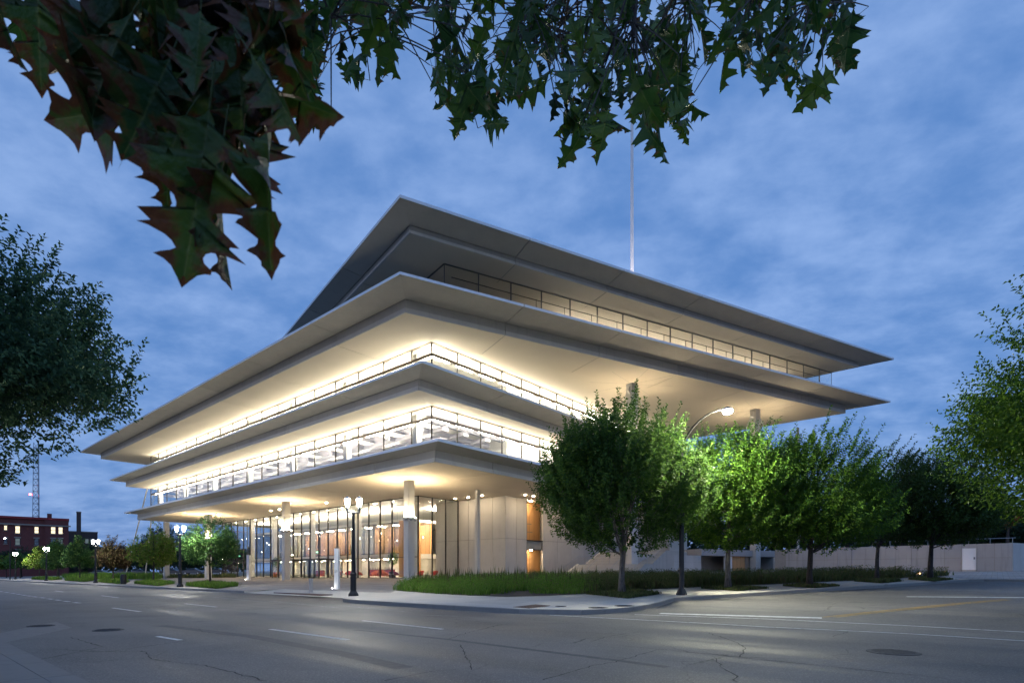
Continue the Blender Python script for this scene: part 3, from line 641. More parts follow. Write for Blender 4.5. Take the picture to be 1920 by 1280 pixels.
# tall columns under the big overhang, with stays
for px, py in ((1185, 720), (1416, 768)):
    c = athz(px, py, Z2); z0 = gz(*c)-.2
    mb = MB()
    for a in (-.33, -.11, .11, .33):
        mb.prism([c+W*(a-.09)-Nw*.42, c+W*(a+.09)-Nw*.42, c+W*(a+.09)+Nw*.42, c+W*(a-.09)+Nw*.42], z0, Z2)
    mb.prism([c-W*.40-Nw*.33, c+W*.40-Nw*.33, c+W*.40+Nw*.33, c-W*.40+Nw*.33], z0, Z2-.004)
    co = mb.build('tall_column', MT['column'], bld)
    for s_ in (-1, 1):
        for t_ in (-1, 1):
            a = c+W*s_*.45+Nw*t_*.3; b = c+W*s_*2.3+Nw*t_*2.0
            MB().tube([(*a, Z2-.9), (*b, Z2-7.5)], [.045, .045], 6).build('stay', MT['column'], co)
        MB().hexa([(*(c+W*s_*.42-Nw*.2), Z2-1.1), (*(c+W*s_*.62-Nw*.2), Z2-.75), (*(c+W*s_*.62+Nw*.2), Z2-.75), (*(c+W*s_*.42+Nw*.2), Z2-1.1)], [(*(c+W*s_*.42-Nw*.2), Z2-.4), (*(c+W*s_*.5-Nw*.2), Z2-.3), (*(c+W*s_*.5+Nw*.2), Z2-.3), (*(c+W*s_*.42+Nw*.2), Z2-.4)]).build('stay_bracket', MT['column'], co)
    flood_cluster(co, c, Z2-5.2, [math.radians(x) for x in (-70, 20, 110, 200)], 'tallflood')
    for ang in np.arange(0, 360, 45):      # joints that run out from the column head across the soffit
        d = np.array([math.cos(math.radians(ang+8)), math.sin(math.radians(ang+8))])
        MB().prism([c+d*.6, c+d*4.5, c+d*4.5+np.array([-d[1], d[0]])*.02, c+d*.6+np.array([-d[1], d[0]])*.02], Z2-.004, Z2+.002).build('soffit_joint', MT['core'], bld)
c = athz(1527, 797, Z2)+V*2; MB().tube([(*c, gz(*c)), (*c, Z2)], [.16, .16], 10).build('thin_column', MT['column'], bld)
# leaning stays at the far end
for (x0, y0), (x1, y1), D in (((276, 916), (234, 1082), 93), ((284, 970), (272, 1081.5), 96)):
    a = at(x0, y0, D); g_ = G(x1, y1, KERB); b = Vector((g_[0], g_[1], gz(*g_)))
    MB().tube([b, a], [.10, .10], 8).build('leaning_strut', MT['column'], bld)
# ------------------------------------------------------------------ lobby
zl = 0.80
lobby_floor = MB().prism([B(6.3, 7.0), B(30, 7.0), B(30, 60), B(6.3, 60)], zl-.3, zl).build('lobby_floor', MT['lobbyfloor'], bld)
gl0, gl1, gl2 = B(6.6, 56), B(6.6, 6.7), B(12.4, 6.7)
jl = [49.3-j for j in steps(2.3, 2.18, 49.3)][::-1]
curtain(gl0, gl1, zl-.05, Z4-.01, jl, [3.1], 'lobby_glazing', .055, .16, railh=.05, rmat='dark')
curtain(gl1, gl2, zl-.05, Z4-.01, steps(1.95, 1.95, 5.8), [], 'lobby_glazing', .055, .16, rmat='dark')
curtain(B(26, 56), gl0, zl-.05, Z4-.01, steps(2.2, 2.2, 19.4), [3.1], 'lobby_glazing', .055, .16, rmat='dark')
MB().prism([B(6.8, 6.9), B(28, 6.9), B(28, 56), B(6.8, 56)], Z4-.04, Z4-.012).build('lobby_ceiling', MT['white'], bld)
for v_ in (11.1, 22.2, 33.3, 44.4, 52):
    for u_ in (9.6,):
        c = B(u_, v_); MB().prism([c-U*.32-V*.32, c+U*.32-V*.32, c+U*.32+V*.32, c-U*.32+V*.32], zl, Z4-.045).build('lobby_column', MT['white'], bld, bevel=.04)
# mezzanine across the back of the lobby
mez = MB().prism([B(11.6, 15), B(24, 15), B(24, 56), B(11.6, 56)], 3.25, 3.8).build('mezzanine', MT['pale'], bld)
curtain(B(11.7, 56), B(11.7, 15.2), 3.82, 7.7, [40.8-j for j in steps(2.2, 2.18, 40.8)][::-1], [], 'mezzanine_glazing', .03, .08, gmat='tintglass', rmat='dark')
MB().prism([B(11.7, 15), B(24, 15), B(24, 56), B(11.7, 56)], 7.72, 8.05).build('mezzanine_roof', MT['white'], bld)
MB().prism([B(11.45, 14.4), B(13.4, 14.4), B(13.4, 16.2), B(11.45, 16.2)], zl, 7.8).build('wood_pier', MT['wood'], bld)
for v0, v1, mt_ in ((15.2, 27, 'wood'), (27.1, 33, 'grey'), (33.1, 46, 'wood'), (46.1, 56, 'grey')):
    MB().prism([B(15.6, v0), B(15.9, v0), B(15.9, v1), B(15.6, v1)], 3.85, 7.7).build('mezzanine_wall', MT[mt_], bld)
for k in range(12):
    c = B(13.6, 16.8+k*3.2); MB().prism([c, c+U*1.0, c+U*1.0+V*.3, c+V*.3], 7.6, 7.66).build('ceiling_light', MT['lobbylight'], bld)
# back walls of the ground floor
for v0, v1, mt_ in ((15, 18.5, 'grey'), (18.5, 25, 'pale'), (25, 33, 'grey'), (33, 38, 'pale'), (38, 47, 'grey'), (47, 56, 'pale')):
    MB().prism([B(16.6, v0+.01), B(16.9, v0+.01), B(16.9, v1-.01), B(16.6, v1-.01)], zl, 3.25).build('back_wall', MT[mt_], bld)
for k in range(11):
    for u_ in (12.6, 14.0, 15.6):
        c = B(u_, 17.2+k*3.4); MB().lathe([(.11, -.02), (.11, 0.0)], 10, (c[0], c[1], 3.235)).build('downlight', MT['down'], bld)
MB().prism([B(25.5, 15), B(25.8, 15), B(25.8, 56), B(25.5, 56)], zl, Z4-.05).build('rear_wall', MT['pale'], bld)
# wood-lined stair hall to the right
MB().prism([B(20, 6.95), B(20.3, 6.95), B(20.3, 15), B(20, 15)], zl, Z4-.05).build('wood_wall', MT['wood'], bld)
MB().prism([B(16.5, 11.0), B(19.9, 11.0), B(19.9, 14.9), B(16.5, 14.9)], 3.2, 3.9).build('upper_landing', MT['pale'], bld)
MB().prism([B(17.8, 11.6), B(18.4, 11.6), B(18.4, 13.2), B(17.8, 13.2)], 3.91, 7.0).build('wood_screen', MT['wood'], bld)
for k in range(5):
    c = B(14.0, 7.8+k*1.5); MB().prism([c, c+U*2.0, c+U*2.0+V*.1, c+V*.1], Z4-.30, Z4-.24).build('ceiling_light', MT['lobbylight'], bld)
for k in range(9):      # uplights along the mezzanine roof wash the lobby ceiling
    c = B(12.3, 17+k*4.3); MB().prism([c, c+U*.2, c+U*.2+V*2.6, c+V*2.6], 8.06, 8.14).build('uplight', MT['lobbylight'], bld)
for k in range(14):
    c = B(7.6, 9.0+k*3.4); MB().lathe([(.10, -.03), (.10, 0)], 10, (c[0], c[1], Z4-.045)).build('downlight', MT['down'], bld)
for u_, v_ in ((14.5, 12.5), (17.5, 12.8), (15.8, 9.4), (18.6, 9.0)):
    c = B(u_, v_); MB().lathe([(.16, -.03), (.16, 0)], 10, (c[0], c[1], Z4-.045)).build('downlight', MT['down'], bld)
# pendants
for k in range(15):
    c = B(8.3+RNG.uniform(0, 2.6), 10+k*2.9+RNG.uniform(-.5, .5)); z = RNG.uniform(4.6, 6.6)
    pd = MB().tube([(*c, z), (*c, Z4-.05)], [.008, .008], 4).build('pendant_cord', MT['dark'], bld)
    MB().lathe([(.02, .10), (.05, .02), (.055, -.04), (.02, -.09)], 8, (c[0], c[1], z)).build('pendant_globe', MT['globe_soft'] if 'globe_soft' in MT else MT['lobbylight'], pd)
# doors: glazed vestibules standing through the lobby glass
for v0, v1 in ((30.5, 36.2), (24.0, 27.6)):
    ves = MB(); z1_ = 3.05
    for u_ in (5.2, 8.4):
        for v_ in np.linspace(v0, v1, 4): c = B(u_, v_); ves.prism([c-U*.05-V*.05, c+U*.05-V*.05, c+U*.05+V*.05, c-U*.05+V*.05], gz(*c)+KERB-.02 if u_ < 6 else zl, z1_)
    ves.prism([B(5.1, v0-.1), B(8.5, v0-.1), B(8.5, v1+.1), B(5.1, v1+.1)], z1_, z1_+.16)
    vo_ = ves.build('entrance_vestibule', MT['dark'], bld)
    vs = np.linspace(v0, v1, 4)
    for a, b in zip(vs[:-1], vs[1:]):
        for u_ in (5.2, 8.4):
            p, q = B(u_, a+.06), B(u_, b-.06); z0 = gz(*p)+KERB if u_ < 6 else zl
            MB().prism([p, q, q+U*.02, p+U*.02][::-1], z0, z1_).build('door_leaf', MT['glass'], vo_)
    for v_ in (v0, v1):
        p, q = B(5.26, v_), B(8.34, v_); MB().prism([p, q, q+V*.02, p+V*.02], zl, z1_).build('side_pane', MT['glass'], vo_)
# ------------------------------------------------------------------ concrete hall to the right
cw0, cwc = B(12.5, 10.6), athz(947.6, 928, Z4)
zmid = 5.05
def panels(A, Bp, widths, zs_, thick, mat, part, skip=()):
    A = np.array(A); e = (np.array(Bp)-A)/np.hypot(*(np.array(Bp)-A)); nr = np.array([e[1], -e[0]]); x = 0; k = 0
    for wd_ in widths:
        for a, b in zip(zs_[:-1], zs_[1:]):
            if k not in skip:
                p, q = A+e*(x+.02), A+e*(x+wd_-.02); poly = [p, q, q-nr*thick, p-nr*thick]
                if area(poly) < 0: poly = poly[::-1]
                MB().prism(poly, a+.02, b-.02).build('wall_panel', MT[mat], part)
        x += wd_; k += 1
    return x
hw = MB().prism([cw0+U*.12, cwc+U*.12+V*.12, cwc+U*.3+V*.12, cw0+U*.3][::1], .3, Z4-.03).build('concrete_wall', MT['core'], bld)
Lw = np.hypot(*(cwc-cw0)); panels(cw0, cwc, [Lw/6]*6, [.3, zmid, Z4-.02], .11, 'concrete', hw)
hw2 = MB().prism([cwc+U*.12+V*.12, cwc+U*3.55+V*.12, cwc+U*3.55+V*.3, cwc+U*.12+V*.3], .3, Z4-.03).build('concrete_wall', MT['core'], bld)
panels(cwc, cwc+U*40, [1.78, 1.78], [.3, zmid, Z4-.02], .11, 'concrete', hw2)
w0, w1 = 3.6, 6.45
hw3 = MB().prism([cwc+U*w1+V*.12, cwc+U*40+V*.12, cwc+U*40+V*.3, cwc+U*w1+V*.3], .3, Z4-.03).build('concrete_wall', MT['core'], bld)
panels(cwc+U*w1, cwc+U*40, [2.8]*12, [.3, zmid, Z4-.02], .11, 'concrete', hw3)
curtain(cwc+U*w0+V*.1, cwc+U*w1+V*.1, zl, Z4-.02, [0, w1-w0], [4.0, 5.0], 'stair_window', .06, .12, rmat='dark', railh=.08)
MB().prism([cwc+U*(w0-.6)+V*1.6, cwc+U*(w1+1.5)+V*1.6, cwc+U*(w1+1.5)+V*1.8, cwc+U*(w0-.6)+V*1.8], zl, Z4-.05).build('wood_wall', MT['wood'], bld)
MB().prism([cwc+U*(w0+.02)+V*.2, cwc+U*(w1-.02)+V*.2, cwc+U*(w1-.02)+V*1.5, cwc+U*(w0+.02)+V*1.5], 4.0, 5.0).build('stair_landing', MT['grey'], bld)
for z_ in (6.0, 3.9):
    p = cwc+U*(w0+.7)+V*.9
    MB().lathe([(.12, -.03), (.12, 0)], 10, (p[0], p[1], Z4-.05 if z_ > 5 else 3.98)).build('downlight', MT['down'], bld)
    p = p+U*1.1; MB().lathe([(.12, -.03), (.12, 0)], 10, (p[0], p[1], Z4-.05 if z_ > 5 else 3.98)).build('downlight', MT['down'], bld)
MB().bar((*(cwc+U*(w0+.2)+V*.7), 6.9), (*(cwc+U*(w0+1.6)+V*.7), 6.9), .06, .08).build('handrail', MT['rail'], bld)
MB().bar((*(cwc+U*(w0+.2)+V*.7), 6.0), (*(cwc+U*(w0+1.8)+V*.7), 6.0), .06, .08).build('handrail', MT['rail'], bld)
for px, py in ((853.7, 934.3), (878, 931.5), (904, 928.5), (985, 927), (1000.5, 929.3), (508, 957), (524, 954.6), (612, 942), (1040, 934), (1075, 939), (1110, 945)):     # soffit downlights; the last three are added to brighten the hall wall
    c = athz(px, py, Z4); MB().lathe([(.11, -.025), (.11, 0)], 10, (c[0], c[1], Z4-.001)).build('soffit_downlight', MT['down'], bld)
# ground-floor mass behind the terrace (seen only through the trees)
MB().prism([B(44, -4), B(50, -4), B(50, 30), B(44, 30)], .3, Z3).build('rear_core', MT['pale'], bld)
# ================================================================== terrace, stairs and retaining walls on the right
st0 = G(1062, 1079, KERB)-U*.2; zs0 = gz(*st0)+KERB
stair = empty('stair', (*st0, zs0), 'broad concrete outdoor stair in two flights beside the concrete hall', 'stair')
run, rise, wid = .33, .152, 8.0; d_ = 0; z_ = zs0
def step_block(d0, d1, z1):
    p = [st0+U*d0, st0+U*d0-V*wid, st0+U*d1-V*wid, st0+U*d1]
    if area(p) < 0: p = p[::-1]
    return MB().prism(p, zs0-.4, z1)
for fl, n in ((0, 8), (1, 10)):
    for k in range(n):
        z_ += rise; step_block(d_, d_+run-.004, z_).build('step', MT['slab'], stair); d_ += run
    if fl == 0: step_block(d_, d_+1.5-.004, z_).build('landing', MT['slab'], stair); d_ += 1.5
step_block(d_, d_+5, z_+.004).build('top_landing', MT['slab'], stair)
dl = 8*run; dt = d_; zl1 = zs0+8*rise; zt1 = z_
for side in (.16, -2.9, -5.6, -8.16):
    base = st0+V*side
    rp = [(0, zs0), (dl, zl1), (dl+1.5, zl1), (dt, zt1), (dt+.5, zt1)]
    r_ = MB().tube([(*(base+U*a), z+.92) for a, z in rp], [.026]*5, 6).build('handrail', MT['steel'], stair)
    for a, z in rp[:4]: MB().tube([(*(base+U*a), z-.05), (*(base+U*a), z+.92)], [.022, .022], 6).build('rail_post', MT['steel'], r_)
for side in (.02,):
    base = st0+V*side; w_ = .28
    lo = [base, base+U*dl, base+U*(dl+1.5), base+U*dt, base+U*(dt+5)]; zz = [zs0+.12, zl1+.12, zl1+.12, zt1+.12, zt1+.12]
    for i in range(4):
        q = [lo[i], lo[i+1], lo[i+1]+V*w_, lo[i]+V*w_]
        MB().hexa([(*p, zs0-.4) for p in q], [(*q[0], zz[i]), (*q[1], zz[i+1]), (*q[2], zz[i+1]), (*q[3], zz[i])]).build('cheek_wall', MT['concrete'], stair)
# white terrace wall between the two tall columns
cA, cB = athz(1185, 720, Z2), athz(1416, 768, Z2)
tw = empty('terrace_wall', (*(cA+W*1), gz(*cA)), 'pale board-marked terrace wall behind the planting, left of the dark openings', 'wall')
def wallrun(root, A, Bp, n, z0, zs_, mat, thick=.3, slope=None):
    for i in range(n):
        a, b = A+(Bp-A)*(i/n), A+(Bp-A)*((i+1)/n); e = (b-a)/np.hypot(*(b-a)); nr = np.array([-e[1], e[0]]); a = a+e*.008; b = b-e*.008
        for lo, hi in zip(zs_[:-1], zs_[1:]):
            q = [a, b, b+nr*thick, a+nr*thick]
            MB().prism(q if area(q) > 0 else q[::-1], lo+.008, hi-.006).build('wall_panel', MT[mat], root)
    MB().prism([A+(Bp-A)*.002+nr*.05, Bp-(Bp-A)*.002+nr*.05, Bp-(Bp-A)*.002+nr*(thick-.03), A+(Bp-A)*.002+nr*(thick-.03)], z0, zs_[-1]-.05).build('wall_core', MT['core'], root)
wallrun(tw, cA+W*.6, cA+W*10.0, 8, .6, [.7, 2.6, 3.35], 'concrete')
op = empty('undercroft', (*(cA+W*10.2), gz(*cA)), 'grey undercroft with dark openings and a wooden door below the terrace', 'wall')
MB().prism([cA+W*10.05+Nw*2.6, cB+W*8+Nw*2.6, cB+W*8+Nw*2.9, cA+W*10.05+Nw*2.9], .6, 3.9).build('back_wall', MT['grey'], op)
MB().prism([cA+W*10.05-Nw*.02, cB+W*6.5-Nw*.02, cB+W*6.5+Nw*3.2, cA+W*10.05+Nw*3.2], 3.36, 4.1).build('lintel', MT['retaining'], op)
for t0, t1, mt_ in ((14.2, 15.4, 'white'), (15.5, 17.6, 'wood'), (17.65, 18.3, 'rail')):
    MB().prism([cA+W*t0+Nw*.3, cA+W*t1+Nw*.3, cA+W*t1+Nw*.5, cA+W*t0+Nw*.5], .8, 3.35).build({'white': 'pier', 'wood': 'wood_screen', 'rail': 'door'}[mt_], MT[mt_], op)
for t0 in (22.6, 25.4):
    MB().prism([cA+W*t0-Nw*.1, cA+W*(t0+.35)-Nw*.1, cA+W*(t0+.35)+Nw*.2, cA+W*t0+Nw*.2], .8, 3.35).build('pier', MT['white'], op)
MB().prism([cA+W*22.96-Nw*.02, cA+W*25.38-Nw*.02, cA+W*25.38+Nw*.1, cA+W*22.96+Nw*.1], 2.9, 3.05).build('cross_rail', MT['white'], op)
# long retaining wall with a door
R1 = np.array([43.6, 48.9]); R0 = R1+V*19
rw = empty('retaining_wall', (*R1, gz(*R1)), 'long grey formed concrete retaining wall along the side street', 'wall')
tD0, tD1 = 2.45, 3.45      # door position measured back from the corner
def rpan(t0, t1, lo, hi):
    p, q = R1+V*(t0+.016), R1+V*(t1-.016); poly = [p, q, q+U*.3, p+U*.3]
    MB().prism(poly if area(poly) > 0 else poly[::-1], lo, hi).build('wall_panel', MT['retaining'], rw)
edges = [0, 1.2, 2.4]+[3.5+1.24*k for k in range(13)]
for i, (a, b) in enumerate(zip(edges[:-1], edges[1:])):
    if i == 2: rpan(a, b, 3.62, 3.98); continue
    rpan(a, b, .9, 2.72); rpan(a, b, 2.75, 3.98)
MB().prism([R1+V*0+U*.06, R1+U*.28, R1+V*19.5+U*.28, R1+V*19.5+U*.06], .8, 3.93).build('wall_core', MT['core'], rw)
p, q = R1+V*(tD0+.02), R1+V*(tD1-.02); dz = gz(*p)+KERB+.12
dr = MB().prism([p+U*.02, p+U*.07-U*.0, q+U*.05, q+U*.0], dz, 3.6).build('door', MT['signwhite'], rw)
MB().bar((*(p-U*.03+V*.12), dz+.95), (*(p-U*.03+V*.12), dz+1.15), .05, .05).build('door_handle', MT['blackmetal'], dr)
for a_, b_, c_, d_2 in ((tD0-.03, tD0+.02, dz, 3.62), (tD1-.02, tD1+.03, dz, 3.62), (tD0-.03, tD1+.03, 3.6, 3.66)):
    f0, f1 = R1+V*a_, R1+V*b_; MB().prism([f0-U*.03, f0+U*.05, f1+U*.05, f1-U*.03], c_, d_2).build('door_frame', MT['steel'], rw)
MB().prism([p-U*.3, q-U*.3, q+U*.02, p+U*.02][::-1], dz-.3, dz-.01).build('threshold', MT['slab'], rw)
rw2 = empty('retaining_wall', (*(R1-V*.4), gz(*R1)), 'short end of concrete retaining wall beside the right picture edge', 'wall')
for k in range(5):
    p, q = R1+W*(.03+k*1.6), R1+W*(1.6+k*1.6)
    MB().prism([p, q, q+Nw*.3, p+Nw*.3], .9, 4.0).build('wall_panel', MT['concrete'], rw2)
rl = empty('guard_rail', (*(R1+V*6), 4.0), 'thin metal guard rail on top of the retaining wall', 'railing')
MB().tube([(*(R1+U*.6+V*-.2), 4.45), (*(R1+U*.6+V*12), 4.45)], [.022, .022], 6).build('rail', MT['steel'], rl)
for k in range(9): p = R1+U*.6+V*(k*1.5); MB().tube([(*p, 3.9), (*p, 4.45)], [.02, .02], 6).build('post', MT['steel'], rl)
tf = MB().prism([R1+U*.4+V*.0, R1+U*30, R1+U*30+V*19, R1+U*.4+V*19.4], 3.7, 3.95).build('terrace', MT['earth']); tf['kind'] = 'structure'
# ground floodlights
def ground_flood(px, py, label):
    c = G(px, py, KERB); z = gz(*c)+KERB; f = empty('ground_floodlight', (*c, z), label, 'floodlight', 'floodlights washing the retaining wall')
    MB().box(c[0]-.2, c[0]+.2, c[1]-.12, c[1]+.12, z+.12, z+.26).build('housing', MT['blackmetal'], f, bevel=.02)
    MB().box(c[0]-.17, c[0]+.17, c[1]-.135, c[1]-.122, z+.14, z+.24).build('lens', MT['flood_ground'], f)
    MB().box(c[0]-.17, c[0]+.17, c[1]+.122, c[1]+.135, z+.14, z+.24).build('lens', MT['flood_wall'], f)
    MB().bar((c[0], c[1], z-.05), (c[0], c[1], z+.13), .05, .05).build('spike', MT['blackmetal'], f)
MT['flood_ground'] = emit('ground_flood_lens', (1.0, 0.50, 0.20), 5); MT['flood_wall'] = emit('wall_flood_lens', (1.0, 0.66, 0.40), 420)
ground_flood(1721, 1079, 'small glowing floodlight in the planting, left of the last trunk')
ground_flood(1769, 1076.5, 'glowing floodlight on the ground at the right end of the planting')
# ================================================================== twin-globe street lamps
def twin_lamp(px, py, label, H=4.75, yaw=0.0):
    c = G(px, py, KERB); z = gz(*c)+KERB; L = empty('street_lamp', (*c, z), label, 'street lamp', 'black twin-globe street lamps along the kerb')
    cc = (c[0], c[1], z); dx, dy = math.cos(yaw), math.sin(yaw)
    MB().lathe([(.26, -.03), (.26, .10), (.22, .17), (.17, .24), (.15, .30)], 8, cc).build('base', MT['blackmetal'], L)
    sh = MB().lathe([(.145, .30), (.135, 1.02), (.165, 1.05), (.165, 1.15), (.12, 1.2), (.11, 1.3), (.085, 3.0), (.07, H-.72), (.09, H-.70), (.09, H-.62), (.05, H-.56)], 16, cc).build('shaft', MT['blackmetal'], L)
    fl = MB()
    for k in range(10):
        a = 2*math.pi*k/10; fl.bar((cc[0]+.134*math.cos(a), cc[1]+.134*math.sin(a), z+.32), (cc[0]+.128*math.cos(a), cc[1]+.128*math.sin(a), z+1.0), .03, .03)
    fl.build('fluting', MT['blackmetal'], L)
    ar = MB(); ex = .30
    ar.tube([(cc[0]-ex*dx, cc[1]-ex*dy, z+H-.62), (cc[0], cc[1], z+H-.66), (cc[0]+ex*dx, cc[1]+ex*dy, z+H-.62)], [.035, .045, .035], 8)
    ar.build('cross_arm', MT['blackmetal'], L)
    for s_ in (-1, 1):
        gx, gy = cc[0]+s_*ex*dx, cc[1]+s_*ex*dy; g0 = (gx, gy, z+H)
        hd = MB().lathe([(.045, -.66), (.05, -.55), (.07, -.46), (.06, -.38), (.08, -.34)], 12, g0).build('lamp_holder', MT['blackmetal'], L)
        MB().lathe([(.06, -.335), (.085, -.25), (.125, -.10), (.14, .0), (.13, .06)], 14, g0).build('globe', MT['globe'], hd, smooth=True)
        MB().lathe([(.14, .062), (.12, .11), (.055, .16), (.025, .17), (.015, .22)], 14, g0).build('cap', MT['cap'], hd, smooth=True)
    return L
MT['cap'] = simple('lamp_cap_glass', (0.5, 0.5, 0.5), 0.3)
twin_lamp(662.5, 1117, 'nearest black twin-globe street lamp standing on the street corner', 4.85)
twin_lamp(337.8, 1099.5, 'black twin-globe street lamp between the two nearest left-hand trees', 5.0)
twin_lamp(179.5, 1092, 'black twin-globe street lamp left of the brown-leaved tree', 5.0)
twin_lamp(87, 1088, 'fourth twin-globe street lamp down the left street, below the brick building', 5.0)
twin_lamp(29, 1085.2, 'farthest twin-globe street lamp at the left picture edge', 5.0)
# cobra-head street light
c = G(1278, 1115, KERB); z = gz(*c)+KERB; top = 8.25
cb = empty('cobra_street_light', (*c, z), 'tall black street light with curved arm and one bright head', 'street light')
cc = (c[0], c[1], z)
MB().lathe([(.24, -.02), (.24, .08), (.18, .2), (.13, .3)], 10, cc).build('base', MT['blackmetal'], cb)
MB().lathe([(.115, .28), (.11, 1.5), (.075, 6.4)], 14, cc).build('pole', MT['blackmetal'], cb)
MB().lathe([(.13, 1.0), (.13, 1.12)], 8, (c[0]-.05, c[1]-.02, z)).build('collar', MT['blackmetal'], cb)
hp = at(1364, 768, c[1]-.6); a0 = Vector((c[0], c[1], z+6.35)); pts = []
for k in range(9):
    t = k/8; pts.append(a0+(hp-a0)*Vector((t, t, 0)).x if False else Vector((a0.x+(hp.x-a0.x)*t**1.5, a0.y+(hp.y-a0.y)*t, a0.z+(hp.z+.05-a0.z)*math.sin(t*math.pi/2))))
MB().tube(pts, [.06-.004*k for k in range(9)], 8).build('arm', MT['matteblack'], cb)
hd = MB().lathe([(.06, .12), (.15, .09), (.21, .02), (.21, -.01)], 14, tuple(hp)).build('lamp_head', MT['blackmetal'], cb)
MB().lathe([(.20, -.012), (.20, -.07), (.15, -.15), (.03, -.19)], 14, tuple(hp)).build('lens', MT['cobra'], hd, smooth=True)
# distant cobra light by the brick building
dp = at(19, 1075, 105); ds = empty('cobra_street_light', (dp.x, dp.y, gz(dp.x, dp.y)), 'small distant street light in front of the brick building', 'street light')
MB().tube([(dp.x, dp.y, -.1), (dp.x, dp.y, 7.6)], [.1, .07], 8).build('pole', MT['blackmetal'], ds)
MB().tube([(dp.x, dp.y, 7.5), (dp.x-.4, dp.y, 7.9), (dp.x-.9, dp.y, 8.0)], [.05, .05, .05], 6).build('arm', MT['blackmetal'], ds)
MB().lathe([(.08, .1), (.22, .04), (.2, -.02)], 10, (dp.x-.95, dp.y, 7.98)).build('lamp_head', MT['blackmetal'], ds)
MB().lathe([(.18, -.021), (.1, -.10)], 10, (dp.x-.95, dp.y, 7.98)).build('lens', MT['globe'], ds)
# ================================================================== plaza furniture
def text_mesh(name, body, size, mat, parent, mw):
    cu = bpy.data.curves.new(name, 'FONT'); cu.body = body; cu.size = size; cu.align_x = 'CENTER'; cu.extrude = .004
    tmp = bpy.data.objects.new('tmp', cu); me = bpy.data.meshes.new_from_object(tmp); bpy.data.objects.remove(tmp); me.materials.append(mat)
    o = bpy.data.objects.new(name, me); COL.objects.link(o); o.parent = parent; o.matrix_local = Matrix.Translation(-absloc(parent)) @ mw; return o
def pylon(px, py, hpx, wpx, label, letters):
    c = G(px, py, KERB); z = gz(*c)+KERB; h = hpx/F*c[1]; w = wpx/F*c[1]; P = empty('sign_pylon', (*c, z), label, 'sign')
    MB().box(c[0]-w/2, c[0]+w/2, c[1], c[1]+w*1.4, z-.02, z+h).build('post', MT['signwhite'], P, bevel=.012)
    MB().box(c[0]-w/2+.015, c[0]+w/2-.015, c[1]+.01, c[1]+w*1.4-.01, z-.05, z+.05).build('foot', MT['steel'], P)
    zm = z+h*.44
    gm = MB(); gm.box(c[0]-w*.30, c[0]-w*.24, c[1]-.006, c[1]-.001, zm-.09, zm+.12); gm.box(c[0]-w*.24, c[0]+w*.02, c[1]-.006, c[1]-.001, zm-.09, zm-.07); gm.build('emblem_bracket', MT['ink'], P)
    R = Matrix.Rotation(math.radians(90), 4, 'X')
    text_mesh('emblem_letter', 'G', w*.62, MT['ink'], P, Matrix.Translation((c[0]+w*.12, c[1]-.002, zm-.045)) @ R)
    for k, ch in enumerate(letters):
        text_mesh('lettering', ch, w*.22, MT['steel'], P, Matrix.Translation((c[0]+w*.1, c[1]-.002, zm+.75-k*w*.27)) @ R)
    # small spike light at its foot
    q = np.array([c[0]-.22, c[1]-.15]); MB().lathe([(.05, -.02), (.06, .06)], 8, (q[0], q[1], z)).build('foot_light', MT['steel'], P)
    MB().lathe([(.045, .061), (.045, .07)], 8, (q[0], q[1], z)).build('foot_lens', MT['footlens'], P)
MT['footlens'] = emit('foot_light_lens', (1.0, 0.95, 0.85), 60)
pylon(630.2, 1103.8, 76.3, 7.6, 'tall white sign pylon with a dark emblem beside the corner street lamp', '')
pylon(464.6, 1086.5, 46.5, 5.0, 'white sign pylon standing near the glazed entrance doors', '')
for k, (px, py) in enumerate(((581, 1109.5), (584.8, 1109.3))):
    c = G(px, py, KERB); z = gz(*c)+KERB; bo = empty('bollard', (*c, z), ('left' if k == 0 else 'right')+' one of two slim steel bollards beside the driveway', 'bollard', 'steel bollards at the driveway')
    MB().lathe([(.05, -.02), (.05, .78), (.045, .80)], 12, (c[0], c[1], z)).build('post', MT['steel'], bo); MB().lathe([(.075, -.01), (.075, .03)], 12, (c[0], c[1], z)).build('foot_ring', MT['steel'], bo)
c = G(231.5, 1094.5, KERB); z = gz(*c)+KERB
tb = empty('litter_bin', (*c, z), 'black litter bin on the kerb beside the leaning white strut', 'litter bin')
MB().lathe([(.24, 0), (.27, .05), (.29, .85), (.26, .95)], 16, (c[0], c[1], z)).build('body', MT['blackmetal'], tb); MB().lathe([(.28, .951), (.22, 1.04), (.09, 1.06)], 16, (c[0], c[1], z)).build('lid', MT['blackmetal'], tb)
